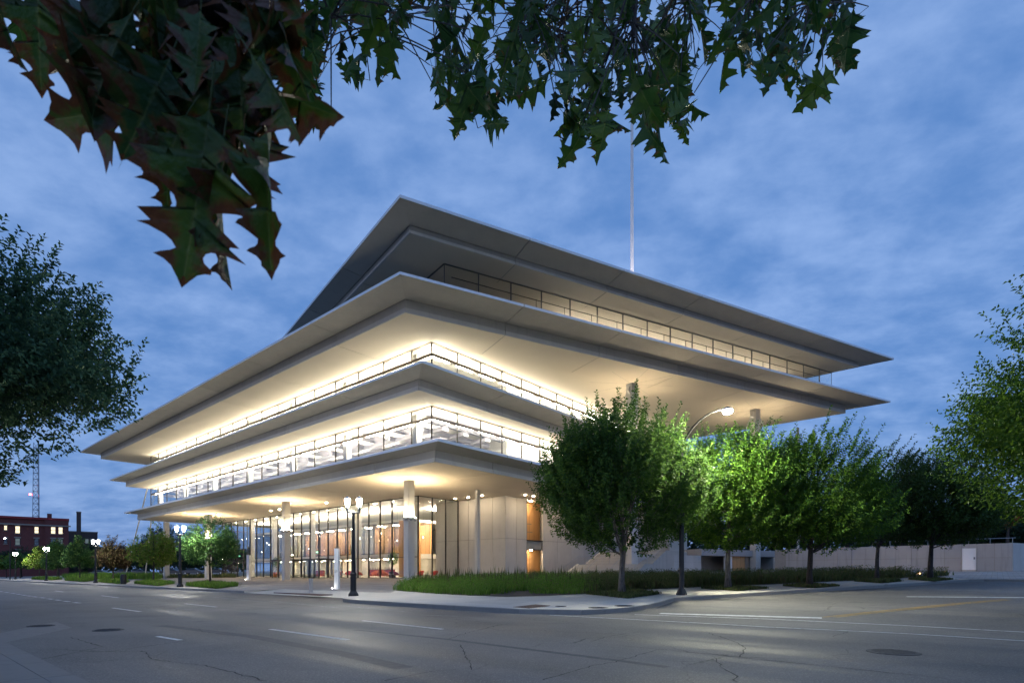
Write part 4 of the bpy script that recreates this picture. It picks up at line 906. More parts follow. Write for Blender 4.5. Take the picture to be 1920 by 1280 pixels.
# lounge chairs in the lobby
def swan_chair():
    r = empty('lounge_chair', (0, 0, 0)); mb = MB(); n, k = 12, 7; rows = []
    for j in range(k):
        t = j/(k-1)
        for i in range(n):
            a = -math.pi*.98+2*math.pi*.98*i/(n-1)
            back = max(0, math.cos(a)); arm = abs(math.sin(a)); fr = max(0, -math.cos(a))
            R_ = .17+.14*t+.05*t*arm; zt = .36+.06*t+(.46*back**1.3+.26*arm**2)*t**1.3-.03*fr*t
            rows.append((-R_*math.cos(a)*(1+.0*t), R_*math.sin(a)*1.05, zt))
    f = [(j*n+i, j*n+i+1, (j+1)*n+i+1, (j+1)*n+i) for j in range(k-1) for i in range(n-1)]
    mb.add(rows, f); mb.add([(rows[i]) for i in range(n)], [tuple(range(n))]); sh = mb.build('shell', MT['red'], r, smooth=True)
    so_ = sh.modifiers.new('thick', 'SOLIDIFY'); so_.thickness = .05; so_.offset = -1
    MB().lathe([(.19, .37), (.24, .40), (.22, .46), (.1, .47)], 14).build('cushion', MT['red'], r, smooth=True)
    MB().lathe([(.025, .02), (.025, .37)], 8).build('stem', MT['steel'], r)
    st = MB()
    for q in range(4): a = math.pi/2*q+.4; st.bar((0, 0, .03), (.3*math.cos(a), .3*math.sin(a), .012), .05, .02)
    st.build('star_base', MT['steel'], r); return r
proto = swan_chair()
chairs = ((652.5, 1.0, 'red', -2.6, 'red lounge chair behind the glass, just left of the corner lamp post'), (675, .6, 'red', -.3, 'bright red lounge chair behind the glass, just right of the corner lamp post'),
 (702, .7, 'orange', -2.7, 'orange lounge chair turned left, second pair of chairs behind the glass'), (723, .5, 'orange', -.5, 'orange lounge chair turned right, beside the potted tree'),
 (742.5, .9, 'dark', -.2, 'dark red lounge chair below the indoor tree'), (788.5, 1.2, 'red', -2.8, 'red lounge chair just right of the corner column'), (815, 4.4, 'red', -2.6, 'red lounge chair against the concrete wall, rightmost of all'), (637.5, 1.4, 'orange', -2.8, 'orange lounge chair half hidden behind the white sign pylon'))
MT['dark_red'] = simple('dark_red_upholstery', (0.26, 0.03, 0.03), 0.7)
def lobby_pt(px, du):
    # point on the line u = 6.6+du seen at this column of the photo
    a = (px-CX)/F; p0 = B(6.6+du, 0); v = (a*p0[1]-p0[0])/(V[0]-a*V[1]); return B(6.6+du, v)
for k, (px, du, colr, yaw, lab) in enumerate(chairs):
    o = proto if k == 0 else copy_tree(proto); p = lobby_pt(px, du+.5); o.location = (*p, zl); o.rotation_euler = (0, 0, yaw+.6)
    tag(o, lab, 'chair', 'lounge chairs in the lobby')
    m_ = {'red': MT['red'], 'orange': MT['orange'], 'dark': MT['dark_red']}[colr]
    for ch in o.children:
        if ch.name.split('.')[0] in ('shell', 'cushion'):
            ch.data = ch.data.copy(); ch.data.materials.clear(); ch.data.materials.append(m_)
def side_table(px, du, label):
    p = lobby_pt(px, du); t_ = empty('side_table', (*p, zl), label, 'table', 'small white side tables')
    MB().lathe([(.3, .47), (.3, .50)], 16, (*p, zl)).build('top', MT['white'], t_); MB().lathe([(.02, .02), (.02, .47)], 8, (*p, zl)).build('stem', MT['steel'], t_); MB().lathe([(.2, 0), (.18, .02)], 14, (*p, zl)).build('foot', MT['steel'], t_)
side_table(645, 1.2, 'small white side table between the pylon and the lamp post chairs'); side_table(690, 1.3, 'small white side table between red and orange chairs'); side_table(733, 1.4, 'small white side table between orange and dark red chairs'); side_table(800, 2.4, 'small white side table between the two rightmost chairs')
# indoor tree and shop counters
def clumps(n, c, r, leaf, rn):
    p = rn.normal(0, 1, (n, 3)); p /= np.linalg.norm(p, axis=1)[:, None]; return c+p*r*(rn.random((n, 1))**(1/2.2))
def leaf_mesh(name, P, Dir, size, mat, parent, rn, wid=.5, droop=.25):
    """one small folded leaf at each point"""
    n = len(P); Dir = Dir/np.linalg.norm(Dir, axis=1)[:, None]; rv = rn.normal(0, 1, (n, 3)); rv[:, 2] *= .35
    side = np.cross(Dir, np.array([0, 0, 1.0])+rv*.7); side /= np.maximum(np.linalg.norm(side, axis=1)[:, None], 1e-6); nor = np.cross(side, Dir)
    sz = (size*rn.uniform(.7, 1.3, n))[:, None]; w = sz*wid*.5
    a = P; mid = P+Dir*sz*.45+nor*sz*.05; tip = P+Dir*sz-nor*sz*droop*rn.uniform(0, 1, (n, 1)); l = mid+side*w+nor*sz*.10; r = mid-side*w+nor*sz*.10
    vs = np.stack([a, l, tip, r], 1).reshape(-1, 3); off = np.array(absloc(parent)) if parent is not None else np.zeros(3)
    me = bpy.data.meshes.new(name); me.vertices.add(4*n); me.vertices.foreach_set('co', (vs-off).astype(np.float32).ravel())
    idx = np.arange(n)[:, None]*4; tri = np.concatenate([idx+[[0, 1, 2]], idx+[[0, 2, 3]]], 1).reshape(-1)
    me.loops.add(6*n); me.loops.foreach_set('vertex_index', tri.astype(np.int32)); me.polygons.add(2*n)
    me.polygons.foreach_set('loop_start', np.arange(0, 6*n, 3, dtype=np.int32)); me.polygons.foreach_set('loop_total', np.full(2*n, 3, np.int32))
    me.update(calc_edges=True); at_ = me.attributes.new('rnd', 'FLOAT', 'FACE'); at_.data.foreach_set('value', np.repeat(rn.random(n), 2).astype(np.float32))
    me.materials.append(mat); o = bpy.data.objects.new(name, me); COL.objects.link(o)
    if parent is not None: o.parent = parent
    return o
def potted(px, du, h, label, potmat, group=None):
    p = lobby_pt(px, du); t_ = empty('potted_tree', (*p, zl), label, 'potted tree', group)
    MB().lathe([(.34, 0), (.42, .1), (.45, .75), (.40, .76)], 16, (*p, zl)).build('pot', potmat, t_); MB().tube([(*p, zl+.6), (p[0]+.05, p[1], zl+h*.6), (*p, zl+h*.8)], [.04, .03, .02], 6).build('trunk', MT['barkdark'], t_)
    P = clumps(700, np.array([*p, zl+h*.75]), np.array([.65, .65, h*.3]), .1, RNG); leaf_mesh('crown', P, RNG.normal(0, 1, P.shape)+[0, 0, .2], .13, MT['leaf_pin'], t_, RNG)
potted(736, 2.2, 3.0, 'leafy potted tree beside the wood pier in the lobby', MT['dark'])
potted(518, 1.5, 2.9, 'potted tree in an orange planter inside the entrance doors', MT['orange'])
for px0, px1, label in ((690, 712, 'dark bar counter with bottles at the back of the lobby, left part'), (716, 734, 'dark bar counter with bottles at the back of the lobby, right part')):
    p, q = lobby_pt(px0, 7.6), lobby_pt(px1, 7.6); ct = empty('bar_counter', (*q, zl), label, 'counter'); e = U*.6
    MB().prism([q, p, p+e, q+e][::-1], zl, zl+1.05).build('body', MT['dark_red'], ct); MB().prism([q-U*.05, p-U*.05, p+e+U*.05, q+e+U*.05][::-1], zl+1.051, zl+1.1).build('top', MT['dark'], ct)
    for k in range(7):
        b_ = q+(p-q)*((k+.5)/7)+U*.3; MB().lathe([(.04, 0), (.04, .2), (.015, .26), (.015, .32)], 8, (*b_, zl+1.1)).build('bottle', MT['rust'], ct)
p, q = lobby_pt(600, 5.6), lobby_pt(577, 5.6); ct = empty('reception_desk', (*q, zl), 'reddish reception desk behind the second entrance vestibule', 'desk')
MB().prism([q, p, p+U*.8, q+U*.8], zl, zl+1.0).build('body', MT['dark_red'], ct); MB().prism([q-U*.06, p-U*.06, p+U*.86, q+U*.86], zl+1.001, zl+1.06).build('top', MT['pale'], ct)
# exit signs
for px, py, du, lab in ((448, 1042, 2.0, 'green exit sign at the far left of the lobby'), (595, 1034.5, 5.0, 'green exit sign above the reception desk')):
    p = lobby_pt(px, du); z = CAMZ+(HZ-py)/F*p[1]; s_ = empty('exit_sign', (p[0], p[1], z), lab, 'exit sign')
    MB().box(p[0]-.2, p[0]+.2, p[1], p[1]+.05, z-.11, z+.11).build('box', MT['greensign'], s_)
    text_mesh('lettering', 'EXIT', .17, MT['letters_white'] if 'letters_white' in MT else MT['signwhite'], s_, Matrix.Translation((p[0], p[1]-.004, z-.06)) @ Matrix.Rotation(math.radians(90), 4, 'X'))
    MB().bar((p[0], p[1]+.02, z+.1), (p[0], p[1]+.02, Z4-.05 if du < 4 else 3.3), .02, .02).build('hanger', MT['dark'], s_)
# ================================================================== mast on the roof
MT['mastflood'] = emit('mast_flood_lens', (1.0, 0.86, 0.84), 7000)
mp_ = np.array([(1185-CX)/F*64, 64.0]); ma = empty('roof_mast', (*mp_, Z1+.9), 'tall slender white mast rising from the roof', 'mast')
MB().lathe([(.30, 0), (.30, .3), (.20, .32), (.195, 9), (.18, 18), (.155, 28), (.13, 36), (.03, 36.4)], 14, (*mp_, Z1+.9)).build('pole', MT['signwhite'], ma, smooth=False)
MB().lathe([(.5, -.02), (.5, .05)], 14, (*mp_, Z1+.9)).build('base_plate', MT['steel'], ma)
for k in range(3):      # floodlights at its foot wash the mast
    a = k*2.094+.6-math.pi/2; p = mp_+np.array([math.cos(a), math.sin(a)])*1.3; fx = MB().lathe([(.1, 0), (.22, .12), (.24, .3)], 10, (*p, Z1+.95)).build('mast_flood', MT['steel'], ma)
    MB().lathe([(.2, .302), (.2, .31)], 10, (*p, Z1+.95)).build('lens', MT['mastflood'], fx)
# ================================================================== far buildings on the left
E = np.array([1300.0, F]); E /= np.hypot(*E); EN = np.array([-E[1], E[0]])      # the old grid the far buildings follow
def far_wall(px1, Y):
    P1 = np.array([(px1-CX)/F*Y, Y])
    def tz(px, py):
        a = (px-CX)/F; t = (P1[0]-a*P1[1])/(E[0]-a*E[1]); y = P1[1]-E[1]*t; return t, CAMZ+(HZ-py)/F*y
    def blk(t0, t1, d0, d1, z0, z1):      # t runs left along the wall, d runs back from it
        q = [P1-E*t1+EN*d0, P1-E*t0+EN*d0, P1-E*t0+EN*d1, P1-E*t1+EN*d1]; return MB().prism(q, z0, z1)
    return P1, tz, blk
P1, tz, blk = far_wall(128.5, 165.0)
bb = empty('brick_building', (*P1, 0), 'red brick building with lit windows far down the left street', 'building')
zt = tz(128, 976)[1]; blk(0, 62, 0, 20, -.5, zt).build('wall', MT['brick'], bb)
t84 = tz(84, 1000)[0]; blk(-.02, t84, -.5, -.01, -.5, zt-.02).build('corner_bay', MT['brick'], bb)
blk(-.15, 62.1, -.62, 20.1, zt+.003, zt+.6).build('coping', MT['redcoping'], bb)
zc = tz(128, 987.5)[1]; blk(-.5, 62, -.85, -.52, zc, zc+.35).build('cornice', MT['stone'], bb)
ta, tb_ = tz(88, 970)[0], tz(97, 970)[0]; blk(tb_, ta, 3, 4.6, zt+.6, zt+2.1).build('chimney', MT['brick'], bb)
wins = [(8, 13, 985, 993, 1), (29, 37, 986, 999, 1), (65, 72, 987.5, 999, 1), (96, 103.5, 988, 1000, 1), (110, 117, 988.5, 1000.5, 1), (8, 13, 1010, 1018, 0), (29, 37, 1009, 1021, 2), (65, 72, 1010, 1021, 0), (96, 103.5, 1010.5, 1021, 0), (110, 117, 1010.5, 1021, 2), (29, 37, 1032, 1044, 0), (65, 72, 1032, 1044, 0)]
for x0, x1, y0, y1, lit in wins:
    d = -.5 if x0 > 84 else 0; (tb_, zb), (ta, za) = tz(x0, y0), tz(x1, y1); w_ = blk(ta-.12, tb_+.12, d-.07, d-.015, za-.12, zb+.12).build('window', MT['brownbrick'], bb); zm = (za+zb)/2
    for lo, hi in ((za, zm-.05), (zm+.05, zb)):
        blk(ta, tb_, d-.11, d-.072, lo, hi).build('pane', MT['warmwin'] if lit == 1 else (MT['dimwin'] if lit == 2 else MT['tintglass']), w_)
    blk(ta-.2, tb_+.2, d-.2, d-.02, za-.3, za-.13).build('sill', MT['stone'], w_); blk(ta-.25, tb_+.25, d-.13, d-.02, zb+.14, zb+.5).build('lintel', MT['stone'], w_)
P1, tz, blk = far_wall(183, 190.0)
lb = empty('low_brick_building', (*P1, 0), 'low brown flat-roofed building with a tall chimney behind the left trees', 'building')
zt = tz(183, 998.5)[1]; blk(0, 40, 0, 14, -.5, zt).build('wall', MT['brownbrick'], lb); blk(-.1, 40, -.1, 14.1, zt+.003, zt+.35).build('coping', MT['stone'], lb)
(tb_, z2), (ta, _) = tz(143.5, 960), tz(152, 960); ch_ = blk(ta, tb_, -.4, 1.2, zt-3, z2); cho = ch_.build('chimney', MT['brownbrick'], lb); blk(ta-.08, tb_+.08, -.45, 1.25, z2+.002, z2+.3).build('chimney_cap', MT['stone'], cho)
for x0 in (160, 169):
    (tb_, zb), (ta, za) = tz(x0, 1010), tz(x0+6, 1018); blk(ta, tb_, -.08, -.01, za, zb).build('window', MT['dimwin'], lb)
# radio tower
YT = 240.0; tx = (69-CX)/F*YT; tz1 = CAMZ+(HZ-830)/F*YT
rt = empty('radio_tower', (tx, YT, 0), 'tall steel lattice radio tower with a red beacon behind the brick building', 'tower')
hw0, hw1 = 7.2/F*YT, 4.5/F*YT; nseg = 22; legs = []
for a in (math.pi*.5+.3, math.pi*.5+.3+2.094, math.pi*.5+.3+4.189): legs.append([(tx+(hw0+(hw1-hw0)*t)*math.cos(a), YT+(hw0+(hw1-hw0)*t)*math.sin(a), tz1*t) for t in np.linspace(0, 1, nseg+1)])
for L_ in legs: MB().tube(L_, [.15]*(nseg+1), 5).build('leg', MT['steel'], rt)
br = MB()
for k in range(nseg):
    for i in range(3):
        a, b = legs[i], legs[(i+1) % 3]; br.tube([a[k], b[k]], [.11, .11], 4); br.tube([a[k], b[k+1]], [.09, .09], 4)
br.build('lattice', MT['steel'], rt)
zb_ = CAMZ+(HZ-927)/F*YT; MB().lathe([(.3, -.3), (.45, 0), (.3, .4)], 8, (tx-hw0-.3, YT-1, zb_)).build('beacon', MT['redlamp'], rt)
for y_, s_ in ((906, 1), (915, 1), (921, 1)): zz = CAMZ+(HZ-y_)/F*YT; MB().lathe([(.25, -.8), (.25, .8)], 6, (tx+hw0*.9, YT-1, zz)).build('antenna', MT['steel'], rt)
# ================================================================== trees
def vnoise(seed):
    r = np.random.default_rng(seed); k = r.normal(0, 1, (7, 3))*1.6; ph = r.uniform(0, 6.28, 7)
    return lambda d: sum(np.sin(d @ k[i]+ph[i]) for i in range(7))/7
def tree(name, label, base, H, trunk_h, tr, crown, prof, leaf, n_twig, per, mat, barkm, seed, group=None, up=.9, out_=.7, lean=(0, 0, 0), twig_len=.7, shoots=0, wid=.5, lump=.22, limbs=12, centre=(0, 0), cat='tree', clump=34, clumpr=.30, bare=0):
    """crown = (half-width x, half-width y, bottom z); prof = radius share at evenly spaced heights from bottom to top"""
    rn = np.random.default_rng(seed); rx, ry, zb = crown; base = np.array(base, float); lean = np.array(lean, float)
    T = empty(name, tuple(base), label, cat, group); nf = vnoise(seed); pr = np.array(prof, float); tp = np.linspace(0, 1, len(pr))
    hgt = H-zb; cen = base+np.array([centre[0], centre[1], 0.0])
    def inside(P):
        q = P-cen; t = (q[:, 2]-zb)/hgt; ld = lean[None, :2]*np.clip(t, 0, 1)[:, None]*hgt*.35
        a = np.stack([(q[:, 0]-ld[:, 0])/rx, (q[:, 1]-ld[:, 1])/ry], 1); rad = np.hypot(a[:, 0], a[:, 1])
        dirs = np.stack([a[:, 0]/np.maximum(rad, 1e-6), a[:, 1]/np.maximum(rad, 1e-6), t*2.2], 1)
        lim = np.interp(t, tp, pr)*(1+lump*nf(dirs*1.7)); return rad/np.maximum(lim, 1e-3), t
    # clump centres, then twigs around them
    Cs = []
    while len(Cs) < clump:
        P = np.stack([rn.uniform(-1.3, 1.3, 400)*rx, rn.uniform(-1.3, 1.3, 400)*ry, rn.uniform(zb, H, 400)], 1)+[cen[0], cen[1], cen[2]]
        rr, t = inside(P); ok = (rr < .92) & (rr > .25) & (t > 0) & (t < .97); Cs += list(P[ok][:max(3, clump//4)])
    Cs = np.array(Cs[:clump]); m = int(n_twig*2.6)
    P = Cs[rn.integers(0, clump, m)]+rn.normal(0, 1, (m, 3))*[rx*clumpr, ry*clumpr, hgt*clumpr*.42]
    P2 = np.stack([rn.uniform(-1.2, 1.2, m)*rx, rn.uniform(-1.2, 1.2, m)*ry, rn.uniform(zb, H, m)], 1)+cen
    P = np.concatenate([P, P2[:m//3]]); rr, t = inside(P); ok = (rr < 1.0) & (t > 0.0) & (t < 1.0) & (rn.random(len(P)) < np.clip(.30+rr, 0, 1)); P = P[ok]; rn.shuffle(P); P = P[:n_twig]; n = len(P)
    axis = cen+np.array([0, 0, 1.0])*(zb+hgt*.25); outv = P-axis; outv[:, 2] *= .35; outv /= np.maximum(np.linalg.norm(outv, axis=1)[:, None], 1e-6)
    Dv = np.array([0, 0, 1.0])*up+outv*out_+rn.normal(0, .33, (n, 3))+lean*.55; Dv /= np.linalg.norm(Dv, axis=1)[:, None]
    ln = twig_len*rn.uniform(.55, 1.25, n)
    k = np.arange(per)/per
    Q = P[:, None, :]+Dv[:, None, :]*(k[None, :, None]-.35)*ln[:, None, None]
    sidev = np.cross(Dv, rn.normal(0, 1, (n, 3))); sidev /= np.linalg.norm(sidev, axis=1)[:, None]; s2 = np.cross(Dv, sidev)
    ang = np.arange(per)*2.4; sd_ = sidev[:, None, :]*np.cos(ang)[None, :, None]+s2[:, None, :]*np.sin(ang)[None, :, None]
    LD = sd_*.9+Dv[:, None, :]*.55+np.array([0, 0, -.15]); LD = LD+rn.normal(0, .2, LD.shape)
    if bare:
        keep = rn.random(Q.shape[:2]) > bare; Qf, LDf = Q[keep], LD[keep]
    else: Qf, LDf = Q.reshape(-1, 3), LD.reshape(-1, 3)
    leaf_mesh('crown', Qf, LDf, leaf, mat, T, rn, wid)
    if shoots:
        rr2, t2 = inside(P); cand = np.where((rr2 > .62) & (t2 > .30))[0]; cand = rn.choice(cand, min(shoots, len(cand)), replace=False); m2 = len(cand); p2 = 30
        d2 = np.array([0, 0, 1.0])*1.15+outv[cand]*.55+rn.normal(0, .16, (m2, 3))+lean*1.0; d2 /= np.linalg.norm(d2, axis=1)[:, None]; l2 = twig_len*rn.uniform(1.0, 2.1, m2); k2 = np.arange(p2)/p2
        Q2 = P[cand][:, None, :]+d2[:, None, :]*(k2[None, :, None]-.25)*l2[:, None, None]; sv = np.cross(d2, rn.normal(0, 1, (m2, 3))); sv /= np.linalg.norm(sv, axis=1)[:, None]; sv2 = np.cross(d2, sv); an = np.arange(p2)*2.4
        L2 = sv[:, None, :]*np.cos(an)[None, :, None]*.8+sv2[:, None, :]*np.sin(an)[None, :, None]*.8+d2[:, None, :]*.75+rn.normal(0, .15, (m2, p2, 3)); shoot = leaf_mesh('shoots', Q2.reshape(-1, 3), L2.reshape(-1, 3), leaf*.92, mat, T, rn, wid)
    # trunk
    top = np.array([base[0]+lean[0]*hgt*.2, base[1]+lean[1]*hgt*.2, base[2]+zb+hgt*.72]); pts = []; rad = []
    for i in range(10):
        t = i/9; w_ = rn.normal(0, .03*min(1, t*3), 2); z = base[2]-.08+(top[2]-base[2])*t
        pts.append((base[0]+(top[0]-base[0])*t**2+w_[0], base[1]+(top[1]-base[1])*t**2+w_[1], z)); rad.append(tr*(1.35 if i == 0 else 1.0)*(1-.82*t))
    MB().tube(pts, rad, 10).build('trunk', barkm, T, smooth=True)
    lm = MB()
    for i in range(limbs):
        t0 = rn.uniform(trunk_h, trunk_h+hgt*.45); f = (t0)/(top[2]-base[2]); k0 = min(int(f*9), 8); s_ = np.array(pts[k0])+(np.array(pts[k0+1])-np.array(pts[k0]))*(f*9-k0)
        e = Cs[rn.integers(0, clump)]
        if e[2] < s_[2]+.3: e = e.copy(); e[2] = s_[2]+.3+rn.random()*.8
        mid = s_*.45+e*.55+np.array([0, 0, -.10])*np.linalg.norm(e-s_); r0 = tr*.42*(1-f*.7)
        a = [s_*(1-u_)**2+2*mid*u_*(1-u_)+e*u_**2 for u_ in np.linspace(0, 1, 6)]; lm.tube(a, [r0*(1-.8*u_) for u_ in np.linspace(0, 1, 6)], 6)
        for j in range(3):
            b0 = a[2+j]; e2 = b0+(e-s_)*.22+rn.normal(0, .35, 3)*[1, 1, .6]+np.array([0, 0, .35]); lm.tube([b0, (b0+e2)/2+[0, 0, -.04], e2], [r0*.4, r0*.25, r0*.08], 5)
    nt_ = min(n, 420); sel = rn.integers(0, n, nt_)
    for i in sel: lm.tube([P[i]-Dv[i]*ln[i]*.45, P[i]+Dv[i]*ln[i]*.6], [.010, .004], 3, cap=False)
    lb_ = lm.build('branches', barkm, T); lb_['kind'] = 'stuff'
    return T
VASE = [.30, .62, .85, .98, 1.0, .97, .90, .78, .60, .36, .12]
ROW = 'upright street trees along the right-hand kerb'
def rowtree(px, py, top_px, half_px, label, seed, lean, mat='leaf_row', nt=1650, bottom_px=1045, **kw):
    c = G(px, py, KERB); z = gz(*c)+KERB; Y = c[1]; H = (py-top_px)/F*Y; half = half_px/F*Y; zb = (py-bottom_px)/F*Y
    return tree('street_tree', label, (*c, z), H, zb*.86, .155*kw.pop('trs', 1), (half, half*.95, zb), kw.pop('prof', VASE), kw.pop('leaf', .145), int(nt*1.25), 20, MT[mat], MT['bark'] if seed < 33 else MT['barkdark'], seed, ROW, lean=lean, twig_len=.95, lump=.30, limbs=16, wid=.62, shoots=kw.pop('shoots', 330), clump=kw.pop('clump', 46), clumpr=kw.pop('clumpr', .19), **kw)
rowtree(1166, 1114, 752, 158, 'upright street tree with pale trunk before the outdoor stair, left end of its row', 31, (.05, 0, 0), nt=2100, bottom_px=1038, mat='leaf_cool')
rowtree(1365, 1104, 800, 132, 'bright green street tree just right of the tall black light pole', 32, (.16, 0, 0), bottom_px=1030, prof=[.35, .75, .95, 1.0, .98, .92, .84, .72, .55, .34, .14])
rowtree(1518, 1099, 790, 140, 'middle street tree of the right row in front of the undercroft, crown blown right', 33, (.42, 0, 0), bottom_px=1034, prof=[.40, .82, 1.0, 1.0, .92, .84, .78, .66, .48, .28, .10])
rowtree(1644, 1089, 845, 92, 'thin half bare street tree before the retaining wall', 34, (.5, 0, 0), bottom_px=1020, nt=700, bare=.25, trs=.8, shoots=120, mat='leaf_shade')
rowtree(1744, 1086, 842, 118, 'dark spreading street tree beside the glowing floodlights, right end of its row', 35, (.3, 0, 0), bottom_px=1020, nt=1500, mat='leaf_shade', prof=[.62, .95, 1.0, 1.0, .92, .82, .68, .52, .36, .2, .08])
tree('overhanging_tree', 'dense green tree overhanging the street at the right picture edge', (17.7, 13.4, gz(17.7, 13.4)+KERB), 10.3, 2.2, .22, (6.6, 5.2, 2.25), [.55, .86, 1.0, 1.0, .95, .88, .78, .66, .50, .30, .10], .125, 6800, 18, MT['leaf_row'], MT['barkdark'], 41, None, up=.45, out_=1.1, twig_len=1.1, lump=.32, limbs=18, clump=60, clumpr=.15, shoots=300)
tree('shade_tree', 'large dark oak crown reaching in from the left picture edge', (-20.6, 17.6, 0.15), 14.3, 3.4, .30, (7.9, 7.0, 3.7), [.40, .62, .82, .94, 1.0, .97, .88, .80, .64, .45, .15], .18, 5200, 18, MT['leaf_oak'], MT['barkdark'], 47, None, up=.35, out_=.9, twig_len=1.0, lump=.34, limbs=26, clump=80, clumpr=.125, wid=.55, shoots=420)
PYR = [.55, .92, 1.0, .95, .85, .72, .60, .46, .33, .2, .06]
LRW = 'young trees along the left-hand kerb'
def lefttree(px, py, top, half, label, seed, mat, nt=560, leaf=.19, prof=PYR, bot=None):
    c = G(px, py, KERB); z = gz(*c)+KERB; Y = c[1]; H = (py-top)/F*Y; zb = (py-(bot or py-32))/F*Y
    return tree('young_tree', label, (*c, z), H, zb*.8, .10, (half/F*Y, half/F*Y, zb), prof, leaf, nt, 13, MT[mat], MT['barkdark'], seed, LRW, up=.45, out_=.8, twig_len=.7, limbs=10, clump=24, clumpr=.22, wid=.6)
lefttree(394, 1096, 940, 54, 'dark green pointed young tree nearest the glass lobby', 51, 'leaf_pin', 800, .17, [.45, .85, 1.0, .98, .9, .78, .62, .45, .3, .2, .1], 1062)
lefttree(288, 1092, 972, 42, 'yellow-green young tree lit by a street lamp, beside the leaning struts', 52, 'leaf_yellow', 620, .2, [.5, .9, 1, 1, .95, .85, .6, .35, .22, .15, .08], 1062)
lefttree(212, 1089.5, 997, 31, 'brown-leaved young tree beside the black litter bin', 53, 'leaf_brown', 560, .22, [.6, .95, 1, .96, .88, .78, .66, .5, .35, .25, .1], 1064)
lefttree(150, 1087, 1000, 30, 'green young tree left of the third street lamp, below the chimney', 54, 'leaf_pin', 520, .22, PYR, 1064)
lefttree(107, 1085.5, 1007, 26, 'dark young tree under the right end of the brick building', 55, 'leaf_pin', 420, .25, PYR, 1066)
lefttree(74, 1084, 1022, 24, 'bright green young tree beside the fourth street lamp', 56, 'leaf_yellow', 420, .25, PYR, 1066)
lefttree(38, 1083, 1028, 24, 'dark young tree under the middle of the brick building', 57, 'leaf_pin', 380, .28, PYR, 1066)
lefttree(12, 1082.5, 1034, 22, 'green young tree nearest the left picture edge', 58, 'leaf_yellow', 360, .28, PYR, 1066)
FAR = 'background trees behind the plaza'
def fartree(px, Y, top, half, label, seed, mat='leaf_far', nt=420, leaf=.42, gz0=None, grp=FAR, bot=1062):
    x = (px-CX)/F*Y; z = gz(x, Y) if gz0 is None else gz0; H = CAMZ+(HZ-top)/F*Y-z; zb = max(.8, CAMZ+(HZ-bot)/F*Y-z)
    return tree('background_tree', label, (x, Y, z), H, zb*.8, .22, (half/F*Y, half/F*Y, zb), [.6, .9, 1, 1, .96, .9, .8, .66, .5, .3, .1], leaf, nt, 13, MT[mat], MT['barkdark'], seed, grp, up=.6, out_=.7, twig_len=1.6, limbs=8, clump=22, clumpr=.24, wid=.65)
fartree(268, 150, 1003, 26, 'dark background tree just left of the leaning struts', 61)
fartree(312, 152, 976, 42, 'tall dark background tree behind the yellow-green young tree', 62, nt=560)
fartree(352, 158, 1012, 30, 'dark background tree behind the second street lamp', 63)
fartree(420, 155, 1005, 36, 'dark background tree behind the pointed young tree', 64)
fartree(175, 160, 1022, 26, 'low dark background tree behind the third street lamp', 65)
fartree(110, 140, 1020, 34, 'low dark background tree before the brick building corner', 66)
fartree(40, 140, 1030, 40, 'low dark background tree before the brick building middle', 67)
fartree(1862, 72, 965, 34, 'dark background tree above the retaining wall', 71, gz0=3.9, grp='background trees above the wall', bot=1018, leaf=.3)
fartree(1915, 70, 950, 42, 'dark background tree above the wall corner at the right edge', 72, gz0=3.9, grp='background trees above the wall', bot=1018, leaf=.3)
fartree(1890, 66, 962, 13, 'small orange autumn tree glowing above the retaining wall', 73, 'leaf_orange', 130, .2, 3.9, 'background trees above the wall', 984)
fartree(1800, 88, 940, 60, 'dark background tree behind the end of the street tree row', 74, gz0=3.9, grp='background trees above the wall', bot=1018, leaf=.34, nt=520)
fartree(1690, 95, 925, 60, 'dark background tree behind the half bare street tree', 75, gz0=3.9, grp='background trees above the wall', bot=1022, leaf=.34, nt=520)
fartree(1590, 100, 925, 50, 'dark background tree behind the gap in the street trees', 76, gz0=3.9, grp='background trees above the wall', bot=1022, leaf=.34, nt=420)
